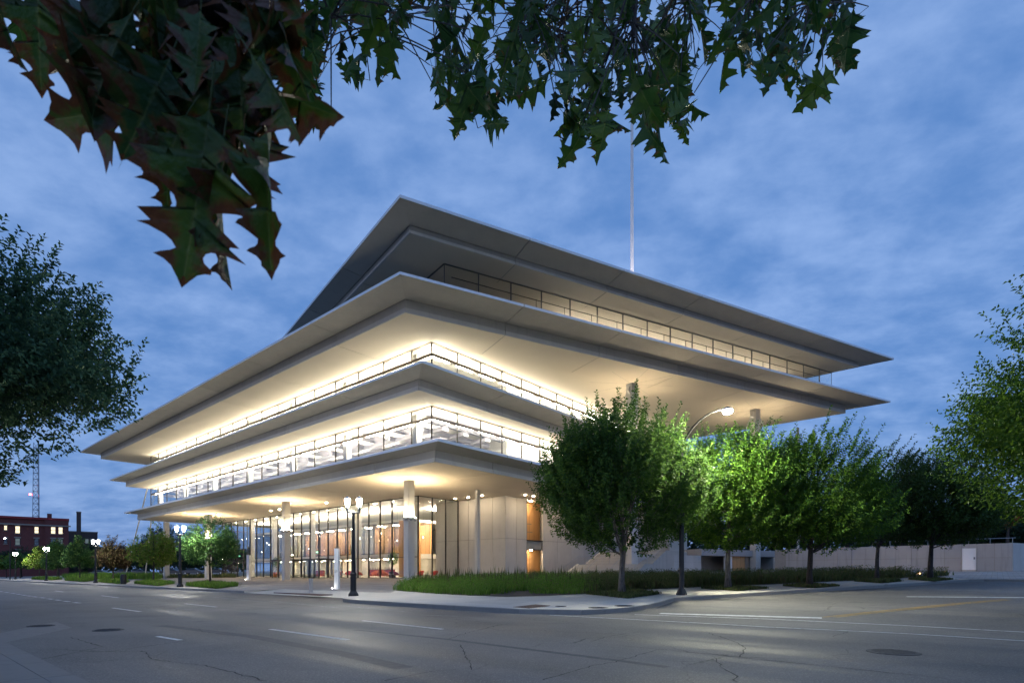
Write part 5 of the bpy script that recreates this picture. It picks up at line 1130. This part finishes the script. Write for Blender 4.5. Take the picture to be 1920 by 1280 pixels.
# ================================================================== grasses and perennials
def blades(name, pts, hh, per, mat, label, cat, lean=.35, width=.018, spread=.12, seed=5, parent=None):
    rn = np.random.default_rng(seed); P = np.repeat(np.asarray(pts), per, 0); n = len(P); h = np.repeat(np.asarray(hh), per)*rn.uniform(.5, 1.12, n)
    P = P+np.concatenate([rn.normal(0, spread, (n, 2)), np.zeros((n, 1))], 1); a = rn.uniform(0, 6.28, n); l = rn.uniform(.1, 1, n)*lean
    d = np.stack([np.cos(a), np.sin(a)], 1); w = np.stack([-d[:, 1], d[:, 0]], 1)*width*rn.uniform(.6, 1.6, (n, 1))
    def pt(f, off): return np.concatenate([P[:, :2]+d*(l*h*f**1.7)[:, None]+off, (P[:, 2]+h*f*(1-.25*l*f))[:, None]], 1)
    z2 = np.zeros((n, 2)); v = np.stack([pt(0, -w*.5), pt(0, w*.5), pt(.55, -w*.9), pt(.55, w*.9), pt(1.0, z2)], 1).reshape(-1, 3)
    i5 = np.arange(n)[:, None]*5; tri = np.concatenate([i5+[[0, 1, 3]], i5+[[0, 3, 2]], i5+[[2, 3, 4]]], 1).reshape(-1)
    me = bpy.data.meshes.new(name); me.vertices.add(5*n); me.vertices.foreach_set('co', v.astype(np.float32).ravel()); me.loops.add(9*n); me.loops.foreach_set('vertex_index', tri.astype(np.int32)); me.polygons.add(3*n)
    me.polygons.foreach_set('loop_start', np.arange(0, 9*n, 3, dtype=np.int32)); me.polygons.foreach_set('loop_total', np.full(3*n, 3, np.int32)); me.update(calc_edges=True)
    at_ = me.attributes.new('rnd', 'FLOAT', 'FACE'); at_.data.foreach_set('value', np.repeat(rn.random(n), 3).astype(np.float32)); me.materials.append(mat)
    o = bpy.data.objects.new(name, me); COL.objects.link(o); return tag(o, label, cat, None, 'stuff')
def in_poly(poly, n, seed):
    rn = np.random.default_rng(seed); A = np.array(poly); lo, hi = A.min(0), A.max(0); res = []
    while len(res) < n:
        p = rn.uniform(lo, hi); c_ = False; j = len(A)-1
        for i in range(len(A)):
            if (A[i, 1] > p[1]) != (A[j, 1] > p[1]) and p[0] < (A[j, 0]-A[i, 0])*(p[1]-A[i, 1])/(A[j, 1]-A[i, 1])+A[i, 0]: c_ = not c_
            j = i
        if c_: res.append(p)
    return np.array(res)
bp = in_poly(bedp, 6400, 3); pn = vnoise(123); bp = bp[(pn(np.concatenate([bp*.9, np.zeros((len(bp), 1))], 1)) > -.22)]; left = bp[(bp[:, 0]/bp[:, 1]*F+CX) < 1120]; right = bp[(bp[:, 0]/bp[:, 1]*F+CX) >= 1100]
def gpts(a, h=KERB+.02): return np.array([(p[0], p[1], gz(*p)+h) for p in a])
hn = vnoise(99)
def hvar(a, lo, hi): q = np.concatenate([a*1.0, np.zeros((len(a), 1))], 1); return lo+(hi-lo)*(.5+.5*np.clip(hn(q)*1.8, -1, 1))
blades('meadow_planting', gpts(left), hvar(left, .16, .72), 11, MT['grass'], 'lush green grassy planting in front of the concrete hall', 'planting', .8, .020, .15, 6)
blades('perennial_planting', gpts(right), hvar(right, .22, .85), 11, MT['grassdark'], 'dark green perennial planting behind the right-hand street trees', 'planting', .85, .022, .17, 7)
sd_ = np.array([p for p in left if (p-G(960, 1100, KERB)) @ U > -1.5][:260]); blades('seed_heads', gpts(sd_), hvar(sd_, .9, 1.35), 3, MT['grassdark'], 'tall thin dry seed stalks rising above the green planting', 'planting', .18, .03, .1, 8)
# shrub leaves to soften the bed
def shrub_leaves(name, a, h, n, mat, label, seed, size=.07):
    rn = np.random.default_rng(seed); i = rn.integers(0, len(a), n); P = np.concatenate([a[i]+rn.normal(0, .12, (n, 2)), np.array([[gz(*a[k])+KERB+.05] for k in i])], 1); hh = hvar(a[i], .5, 1.0)*h; P[:, 2] += hh*rn.random(n)**.6
    o = leaf_mesh(name, P, rn.normal(0, 1, (n, 3))+[0, 0, .8], size, mat, None, rn, .5); tag(o, label, 'planting', None, 'stuff')
shrub_leaves('leafy_ground_cover', left, .72, 30000, MT['grass'], 'small leaves of the green planting before the concrete hall', 81, .085)
shrub_leaves('leafy_ground_cover', right, .85, 34000, MT['grassdark'], 'small leaves of the dark planting before the terrace walls', 82, .085)
def pit(px0, px1, py0, py1, label, mat, seed, h=.38, n=260):
    q = [G(px0, (py0+py1)/2, KERB), G((px0+px1)/2+8, py1, KERB), G(px1, (py0+py1)/2, KERB), G((px0+px1)/2-8, py0, KERB)]
    so_ = sheet('tree_pit', creased(q), KERB+.018, MT['soil'], kind='structure'); a = in_poly(q, n, seed); blades('tree_pit_grass', gpts(a), np.full(len(a), h), 12, MT[mat], label, 'grass', .7, .02, .08, seed)
pit(1098, 1240, 1105.5, 1122, 'dry low grass around the pale trunk before the stair', 'grassdark', 91, .20, 300)
pit(1310, 1440, 1099, 1108, 'low grass in the pit of the tree by the light pole', 'grassdark', 92, .16, 220)
pit(1468, 1572, 1095, 1102.5, 'low grass in the pit of the middle right-hand street tree', 'grassdark', 93, .16, 220)
pit(1600, 1692, 1086, 1093.5, 'low grass in the pit of the half bare street tree', 'grassdark', 94, .25, 220)
pit(1702, 1785, 1082.5, 1090, 'low grass in the pit of the last right-hand street tree', 'grassdark', 95, .16, 200)
pit(348, 447, 1093, 1103.5, 'tall green grass around the pointed young tree', 'grass', 96, .42, 420)
pit(252, 326, 1089.5, 1098.5, 'green grass around the yellow-green young tree', 'grass', 97, .42, 360)
pit(182, 243, 1087, 1094.5, 'green grass around the brown-leaved young tree', 'grass', 98, .45, 320)
pit(122, 178, 1085.5, 1090.5, 'green grass around the tree below the chimney', 'grass', 99, .5, 300)
pit(60, 118, 1084, 1087.5, 'green grass around the trees below the brick building', 'grass', 100, .6, 300)
q = [G(135, 1085.2, KERB), G(300, 1086, KERB), G(292, 1083, KERB), G(120, 1082.6, KERB)]; a = in_poly(q, 520, 101); blades('meadow_strip', gpts(a), hvar(a, .7, 1.3), 14, MT['grass'], 'long strip of tall meadow grass at the far side of the plaza', 'planting', .5, .035, .3, 101)
q = [G(300, 1083.5, KERB), G(440, 1082.5, KERB), G(440, 1080.6, KERB), G(296, 1081.4, KERB)]; a = in_poly(q, 320, 102); blades('meadow_strip', gpts(a), hvar(a, .4, .8), 14, MT['grassdark'], 'low dark planting strip before the parked cars', 'planting', .5, .035, .3, 102)
# ================================================================== parked cars
def car():
    r = empty('parked_car', (0, 0, 0)); prof = [(-2.2, .35), (-2.25, .75), (-2.0, .92), (-1.35, 1.0), (-.75, 1.42), (.55, 1.46), (1.3, 1.02), (2.1, .86), (2.28, .62), (2.25, .35)]
    mb = MB(); n = len(prof); w = lambda z: .88 if z < 1.05 else .70
    mb.add([(x, -w(z), z) for x, z in prof]+[(x, w(z), z) for x, z in prof], [tuple(range(n))[::-1], tuple(range(n, 2*n))]+[(i, (i+1) % n, n+(i+1) % n, n+i) for i in range(n)]); mb.build('body', MT['carpaint'], r)
    for s_ in (-1, 1):
        gp = [(-1.25, 1.03), (-.72, 1.37), (.5, 1.40), (1.12, 1.05)]; g = MB(); g.hexa([(x, s_*(.872 if z < 1.1 else .732), z) for x, z in gp], [(x, s_*(.885 if z < 1.1 else .745), z) for x, z in gp]); g.build('side_window', MT['carglass'], r)
        for x in (-1.35, 1.4):
            t_ = MB(); t_.tube([(x, s_*.70, .33), (x, s_*.91, .33)], [.33, .33], 14); ty = t_.build('tyre', MT['blackmetal'], r); MB().tube([(x, s_*.90, .33), (x, s_*.925, .33)], [.20, .20], 10).build('rim', MT['steel'], ty)
        MB().box(2.20, 2.29, s_*.72-.14, s_*.72+.14, .62, .74).build('headlight', MT['steel'], r); MB().box(-2.27, -2.2, s_*.72-.12, s_*.72+.12, .70, .84).build('tail_light', MT['dark_red'], r)
    MB().hexa([(.57, -.66, 1.452), (1.29, -.78, 1.035), (1.29, .78, 1.035), (.57, .66, 1.452)], [(.60, -.66, 1.47), (1.33, -.78, 1.05), (1.33, .78, 1.05), (.60, .66, 1.47)]).build('windscreen', MT['carglass'], r)
    MB().hexa([(-.77, -.66, 1.41), (-1.33, -.78, 1.02), (-1.33, .78, 1.02), (-.77, .66, 1.41)], [(-.80, -.66, 1.43), (-1.37, -.78, 1.04), (-1.37, .78, 1.04), (-.80, .66, 1.43)]).build('rear_window', MT['carglass'], r)
    return r
MT['carpaint'] = simple('car_paint', (0.10, 0.11, 0.13), 0.3, 0.4, 0.1, 1, 0.0, 0.6); MT['carglass'] = simple('car_glass', (0.02, 0.025, 0.03), 0.1)
pc = car()
for k, (px, Y, yaw, lab) in enumerate(((188, 136, .1, 'dark parked car left of the brown-leaved tree'), (232, 135, .05, 'parked car seen between brown and yellow-green trees, left one'), (262, 133, .1, 'parked car beside the lower end of the leaning strut'), (322, 131, .05, 'dark parked car just left of the second street lamp'), (362, 130, .1, 'dark parked car between second street lamp and pointed tree'), (405, 128, .1, 'dark parked car right of the pointed tree trunk'))):
    o = pc if k == 0 else copy_tree(pc); x = (px-CX)/F*Y; o.location = (x, Y, gz(x, Y)+KERB+.0); o.rotation_euler = (0, 0, yaw+(math.pi if k % 2 else 0)); tag(o, lab, 'car', 'cars parked behind the plaza')
# ================================================================== the oak over the camera
def oak_leaf(seed, curl, cup, twist=0.0):
    rn = np.random.default_rng(seed)
    half = [(0, 0), (.05, .03), (.10, .07), (.13, .13), (.16, .20), (.18, .26), (.20, .20), (.225, .15), (.25, .11), (.28, .095), (.31, .10), (.335, .14), (.36, .21), (.385, .29), (.405, .37), (.43, .325), (.455, .335), (.49, .41), (.495, .33), (.505, .25), (.52, .17), (.545, .12), (.575, .10), (.605, .115), (.63, .16), (.655, .22), (.685, .29), (.70, .25), (.725, .26), (.76, .31), (.757, .22), (.77, .15), (.79, .10), (.82, .085), (.845, .10), (.87, .14), (.895, .18), (.905, .12), (.93, .08), (.96, .065), (.98, .04), (1.04, 0)]
    bend = [curl*k for k in (0, 1)]
    def shape(x, y, s):
        # fold across the midrib, roll the margins, then droop and twist along the length
        f = cup*(1+.35*math.sin(5*x+seed*1.7)); a = math.atan(f*1.1); r = abs(y); sg = 1 if y >= 0 else -1
        yy = r*math.cos(a+1.1*r*f); zz = r*math.sin(a+1.1*r*f)+.035*math.sin(13*x+seed*2.3+sg)*r*3
        th = twist*x; y2 = sg*yy*math.cos(th)-zz*math.sin(th); z2 = sg*yy*math.sin(th)+zz*math.cos(th)
        if abs(curl) > 1e-4:
            ph = curl*x**1.4; xs = math.sin(curl*x)/curl if abs(curl) > 1e-4 else x; zs = -(1-math.cos(curl*x))/curl
            return (xs+z2*math.sin(curl*x), y2, zs+z2*math.cos(curl*x))
        return (x, y2, z2)
    v = []; f = []; ed = []
    for s in (1, -1):
        k0 = len(v); jit = rn.uniform(.86, 1.14, len(half))
        for i, (x, y) in enumerate(half):
            y = y*jit[i]; mx = min(max(x-.42*y, 0), .97)
            for t in (0, .5, 1):
                v.append(shape(mx+(x-mx)*t, s*y*t, s)); ed.append(t*min(1, y/.12+.0) if y > 0 else (1 if x > 1 else 0))
        for i in range(len(half)-1):
            for t in (0, 1):
                a = k0+i*3+t; q = (a, a+1, a+4, a+3); f.append(q if s > 0 else q[::-1])
    k0 = len(v); m_ = 5
    for i in range(m_):      # leaf stalk
        x = -.28+.28*i/(m_-1); zz = -.15*x*x
        for a in range(3): v.append((x, .008*math.cos(2.09*a), zz+.008*math.sin(2.09*a))); ed.append(0)
    for i in range(m_-1):
        for a in range(3): f.append((k0+i*3+a, k0+i*3+(a+1) % 3, k0+i*3+3+(a+1) % 3, k0+i*3+3+a))
    me = bpy.data.meshes.new('leaf'); me.from_pydata(v, [], f); at_ = me.attributes.new('edge', 'FLOAT', 'POINT'); at_.data.foreach_set('value', ed); me.polygons.foreach_set('use_smooth', [True]*len(f)); me.materials.append(MT['oakleaf']); return me
def oakleaf_mat(name='red_oak_leaf', lo=.74, ga=(0.022, 0.058, 0.020), gb=(0.055, 0.105, 0.022), tr_=.28):
    m, t, o = M(name); ed = node(t, 'ShaderNodeAttribute', attribute_name='edge'); oi = t.nodes.new('ShaderNodeObjectInfo'); co = objco(t)
    col = mixc(t, oi.outputs['Random'], ga, gb)
    add = t.nodes.new('ShaderNodeVectorMath'); add.operation = 'ADD'; t.links.new(co, add.inputs[0]); cm = t.nodes.new('ShaderNodeCombineXYZ'); mu = t.nodes.new('ShaderNodeMath'); mu.operation = 'MULTIPLY'; mu.inputs[1].default_value = 37; t.links.new(oi.outputs['Random'], mu.inputs[0]); t.links.new(mu.outputs[0], cm.inputs[0]); t.links.new(cm.outputs[0], add.inputs[1])
    n = noise(t, add.outputs[0], 4.5, 6, 0.62); n2 = noise(t, add.outputs[0], 16, 4)
    sx = t.nodes.new('ShaderNodeSeparateXYZ'); t.links.new(co, sx.inputs[0])
    e1 = t.nodes.new('ShaderNodeMath'); e1.operation = 'MULTIPLY_ADD'; t.links.new(ed.outputs['Fac'], e1.inputs[0]); e1.inputs[1].default_value = .30; t.links.new(n, e1.inputs[2])
    e2 = t.nodes.new('ShaderNodeMath'); e2.operation = 'MULTIPLY_ADD'; t.links.new(sx.outputs['X'], e2.inputs[0]); e2.inputs[1].default_value = .28; t.links.new(e1.outputs[0], e2.inputs[2])
    brown = rng(t, e2.outputs[0], lo, lo+.16, 0, .95)
    bc = mixc(t, n2, (0.055, 0.018, 0.010), (0.16, 0.065, 0.032)); yl = rng(t, e2.outputs[0], lo-.06, lo+.08, 0, .45); col = mixc(t, yl, col, (0.10, 0.10, 0.02)); col = mixc(t, brown, col, bc)
    col = mixc(t, rng(t, ed.outputs['Fac'], 0.0, .10, .55, 0), col, (0.13, 0.16, 0.06))
    p = t.nodes.new('ShaderNodeBsdfPrincipled'); t.links.new(col, p.inputs['Base Color']); p.inputs['Roughness'].default_value = .42; p.inputs['Specular IOR Level'].default_value = .4
    b = t.nodes.new('ShaderNodeBump'); b.inputs['Strength'].default_value = .25; b.inputs['Distance'].default_value = .02; t.links.new(n2, b.inputs['Height']); t.links.new(b.outputs[0], p.inputs['Normal'])
    tr = t.nodes.new('ShaderNodeBsdfTranslucent'); hv = t.nodes.new('ShaderNodeHueSaturation'); hv.inputs['Value'].default_value = 1.6; hv.inputs['Saturation'].default_value = 1.1; t.links.new(col, hv.inputs['Color']); t.links.new(hv.outputs[0], tr.inputs[0])
    mx = t.nodes.new('ShaderNodeMixShader'); mx.inputs[0].default_value = tr_; t.links.new(p.outputs[0], mx.inputs[1]); t.links.new(tr.outputs[0], mx.inputs[2]); t.links.new(mx.outputs[0], o.inputs[0]); return m
MT['oakleaf'] = oakleaf_mat(lo=.78); MT['oakgreen'] = oakleaf_mat('green_oak_leaf', .95, (0.026, 0.066, 0.020), (0.062, 0.12, 0.024), .34); MT['oakleaf_far'] = simple('back_oak_leaf', (0.04, 0.085, 0.025), 0.5, 0, 0.5, 9)
variants = [oak_leaf(*q) for q in ((1, .35, .25, .15), (2, .8, .55, -.4), (3, -.4, .45, .35), (4, 1.1, .8, .5), (5, .5, -.5, -.3), (6, .7, 1.2, .7), (7, .25, .8, -.6), (8, -.7, .6, -.5), (9, .9, .35, .9))]
def greened(me):
    c = me.copy(); c.materials.clear(); c.materials.append(MT['oakgreen']); return c
variants += [greened(m_) for m_ in list(variants)]
oak = empty('oak_tree', (-2.6, -1.9, .15), 'oak tree whose lobed dark leaves hang into the top of the picture', 'tree')
EXTRA = []
def put_leaf(base, tip, roll, var, wscale=1.0, name='leaf', join=False):
    base = Vector(base); tip = Vector(tip); X = tip-base; L = X.length; X.normalize(); toward = (Vector((0, 0, CAMZ))-base).normalized()
    Zv = (toward-X*toward.dot(X)).normalized(); Zv = Matrix.Rotation(roll, 3, X) @ Zv; Yv = Zv.cross(X)
    m = Matrix((X, Yv*wscale, Zv)).transposed().to_4x4()
    if join: EXTRA.append((Matrix.Translation(base) @ m @ Matrix.Scale(L, 4), variants[var])); return None
    o = bpy.data.objects.new(name, variants[var]); COL.objects.link(o); o.parent = oak
    m = Matrix.Translation(base-oak.location) @ m @ Matrix.Scale(L, 4); o.matrix_local = m; return o
# the close cluster on the left: stalk end and tip in photo pixels, distance, roll, shape, width
big = [((392, 205), (352, 525), .60, .62, -.15, 0, .95), ((508, 240), (486, 500), .62, .62, .75, 6, .95), ((470, 100), (590, 278), .58, .60, .35, 2, .85), ((318, 110), (238, 298), .60, .61, -.2, 0, 1.15), ((376, 20), (366, 200), .57, .58, .1, 2, 1.0), ((70, -50), (72, 165), .66, .68, .15, 0, .85), ((-12, -60), (0, 120), .62, .64, .6, 3, .9),
 ((455, 190), (452, 420), .66, .66, -.5, 7, .8), ((250, 20), (150, 200), .64, .63, .45, 4, .95), ((350, 215), (265, 360), .63, .62, .8, 1, .8), ((420, 260), (392, 505), .64, .63, .5, 5, .8), ((440, 60), (470, 250), .64, .64, -.3, 8, .95), ((205, -40), (160, 150), .67, .66, -.35, 2, .9), ((530, 40), (560, 215), .66, .66, .5, 3, .9), ((300, 20), (295, 215), .66, .66, .2, 6, .95)]
rb = np.random.default_rng(5)
for px, py in in_poly([(150, -20), (560, -20), (580, 120), (560, 190), (500, 230), (430, 260), (300, 250), (240, 220), (160, 130)], 30, 9):      # the leaves that fill the cluster
    L_ = rb.uniform(150, 225); an = rb.normal(0, .38)+(px-370)/900; big.append(((px-math.sin(an)*L_*.5, py-math.cos(an)*L_*.5), (px+math.sin(an)*L_*.5, py+math.cos(an)*L_*.5), rb.uniform(.62, .74), rb.uniform(.62, .74), rb.normal(0, .7), int(rb.integers(0, 9)), rb.uniform(.85, 1.15)))
for (bx_, by_), (tx_, ty_), d0, d1, roll, var, ws in big: put_leaf(at(bx_, by_, d0), at(tx_, ty_, d1), roll, var, ws)
# the finer sprays behind it
rn = np.random.default_rng(77)
sprays = [([(560, -10), (620, -10), (610, 110), (590, 232), (545, 236), (540, 90)], 21, 2.1), ([(615, -20), (785, -20), (752, 92), (668, 160), (625, 90)], 27, 2.2), ([(800, -20), (1340, -20), (1330, 70), (1300, 190), (1250, 270), (1190, 225), (1120, 272), (1070, 262), (1010, 215), (940, 258), (860, 236), (815, 185), (822, 60)], 140, 2.3), ([(1335, -20), (1600, -20), (1590, 85), (1604, 130), (1560, 172), (1500, 168), (1420, 140), (1340, 120), (1352, 40)], 48, 2.2), ([(1040, 190), (1110, 200), (1125, 276), (1070, 270)], 6, 2.1), ([(1215, 180), (1300, 170), (1290, 230), (1245, 284), (1195, 250)], 8, 2.1), ([(0, -20), (140, -20), (120, 40), (0, 50)], 5, 1.4)]
tips = []
for poly, n, Dm in sprays:
    pts = in_poly(poly, n, int(Dm*100)+n)
    for px, py in pts:
        D = Dm+rn.uniform(-.35, .7); L = rn.uniform(.125, .185); a = rn.normal(0, .6); hang = rn.uniform(.55, 1.0)
        tip = at(px, py, D); d = Vector((math.sin(a)*.8, rn.normal(0, .45), -hang)).normalized(); base = tip-d*L*.55; tip = tip+d*L*.45
        put_leaf(base, tip, rn.normal(0, .75), 9+int(rn.integers(0, 9)), rn.uniform(.85, 1.2)); tips.append(base-d*L*.28)
# smaller leaves farther back in the same sprays, joined
for poly, n, Dm in sprays[:4]:
    pts = in_poly(poly, int(n*.6), int(Dm*100)+n+1)
    for px, py in pts:
        D = Dm+rn.uniform(.8, 1.7); L = rn.uniform(.12, .18); a = rn.normal(0, .6); py = py*.93-4
        tip = at(px, py, D); d = Vector((math.sin(a)*.8, rn.normal(0, .45), -rn.uniform(.55, 1))).normalized(); base = tip-d*L*.55; tip = tip+d*L*.45
        put_leaf(base, tip, rn.normal(0, .8), int(rn.integers(0, 9)), rn.uniform(.85, 1.2), join=True); tips.append(base-d*L*.28)
ev = []; ef = []; ee = []
for m_, me_ in EXTRA:
    k = len(ev); ev += [tuple(m_ @ v_.co-oak.location) for v_ in me_.vertices]; ef += [tuple(i+k for i in p_.vertices) for p_ in me_.polygons]; ee += [d_.value for d_ in me_.attributes['edge'].data]
me = bpy.data.meshes.new('far_leaves'); me.from_pydata(ev, [], ef); at_ = me.attributes.new('edge', 'FLOAT', 'POINT'); at_.data.foreach_set('value', ee); me.polygons.foreach_set('use_smooth', [True]*len(ef)); me.materials.append(MT['oakleaf_far'])
fl_ = bpy.data.objects.new('far_leaves', me); COL.objects.link(fl_); fl_.parent = oak; fl_['kind'] = 'stuff'
# trunk, limbs and the twigs that carry the sprays
MB().tube([(-2.6, -1.9, .05), (-2.62, -1.88, 1.0), (-2.55, -1.8, 2.4), (-2.5, -1.7, 4.2), (-2.4, -1.6, 6.5)], [.30, .22, .19, .15, .06], 12).build('trunk', MT['barkdark'], oak, smooth=True)
limb = [[(-2.53, -1.75, 2.9), (-1.7, -.4, 3.3), (-.6, 1.2, 3.5), (.5, 2.3, 3.95), (1.6, 2.7, 4.2)], [(-2.52, -1.72, 2.6), (-1.6, -.5, 2.7), (-.8, .3, 2.55), (-.42, .62, 2.2), (-.36, .66, 1.95)], [(-.6, 1.2, 3.5), (-.6, 1.9, 3.6), (-.55, 2.3, 3.62)], [(-2.5, -1.7, 3.6), (-2.2, .2, 4.6), (-1.9, 1.6, 5.2)]]
for L_ in limb: MB().tube(L_, [.075-.012*i for i in range(len(L_))], 8).build('branch', MT['barkdark'], oak, smooth=True)
tips = np.array(tips); nodes = np.array([at(x, y, D) for x, y, D in ((575, -60, 2.1), (690, -60, 2.2), (860, -80, 2.3), (980, -80, 2.3), (1080, -60, 2.4), (1200, -70, 2.3), (1300, -80, 2.3), (1420, -70, 2.25), (1530, -60, 2.2))])
lp = np.array([p for L_ in limb for p in L_])
for nd in nodes:
    k = int(np.argmin(np.linalg.norm(lp-nd, axis=1))); s_ = lp[k]; MB().tube([s_, (s_+nd)/2+[0, 0, .12], nd], [.028, .02, .013], 6).build('branch', MT['barkdark'], oak)
tw_ = MB(); own = np.argmin(np.linalg.norm(tips[:, None, :]-nodes[None], axis=2), axis=1)
for k in range(len(nodes)):
    grp = tips[own == k]
    if not len(grp): continue
    rn.shuffle(grp)
    for c0 in range(0, len(grp), 6):
        g_ = grp[c0:c0+6]; hub = nodes[k]*.35+g_.mean(0)*.65; tw_.tube([nodes[k], (nodes[k]+hub)/2+[0, 0, .03], hub], [.008, .006, .004], 5)
        for p in g_: tw_.tube([hub, (hub+p)/2+[0, 0, .015], p], [.0035, .0028, .0018], 4)
tw_.build('twigs', MT['barkdark'], oak)

# ================================================================== distant woodland that closes the view
def woodland(name, spans, label, seed, leaf=.8, mat='leaf_far'):
    rn = np.random.default_rng(seed); P = []
    for px0, px1, Y, y0, y1, n in spans:
        nf = vnoise(seed+int(px0)); k = rn.uniform(px0, px1, n); dep = Y+rn.uniform(0, 14, n); prof = y0+(y1-y0)*.35*nf(np.stack([k*.03, k*.011, k*.07], 1))
        h = rn.random(n)**.8; py = y1+(prof-y1)*h; P.append(np.stack([(k-CX)/F*dep, dep, CAMZ+(HZ-py)/F*dep], 1))
    P = np.concatenate(P); o = leaf_mesh(name, P, rn.normal(0, 1, P.shape)+[0, 0, .4], leaf, MT[mat], None, rn, .75); return tag(o, label, 'woodland', None, 'stuff')
woodland('far_woodland', [(-150, 470, 185, 1030, 1072, 5200)], 'far belt of dark trees closing the view behind the plaza', 201, 1.5)
woodland('far_woodland', [(1180, 2150, 118, 985, 1062, 9000)], 'far belt of dark trees behind the terrace and retaining wall', 202, 1.25)
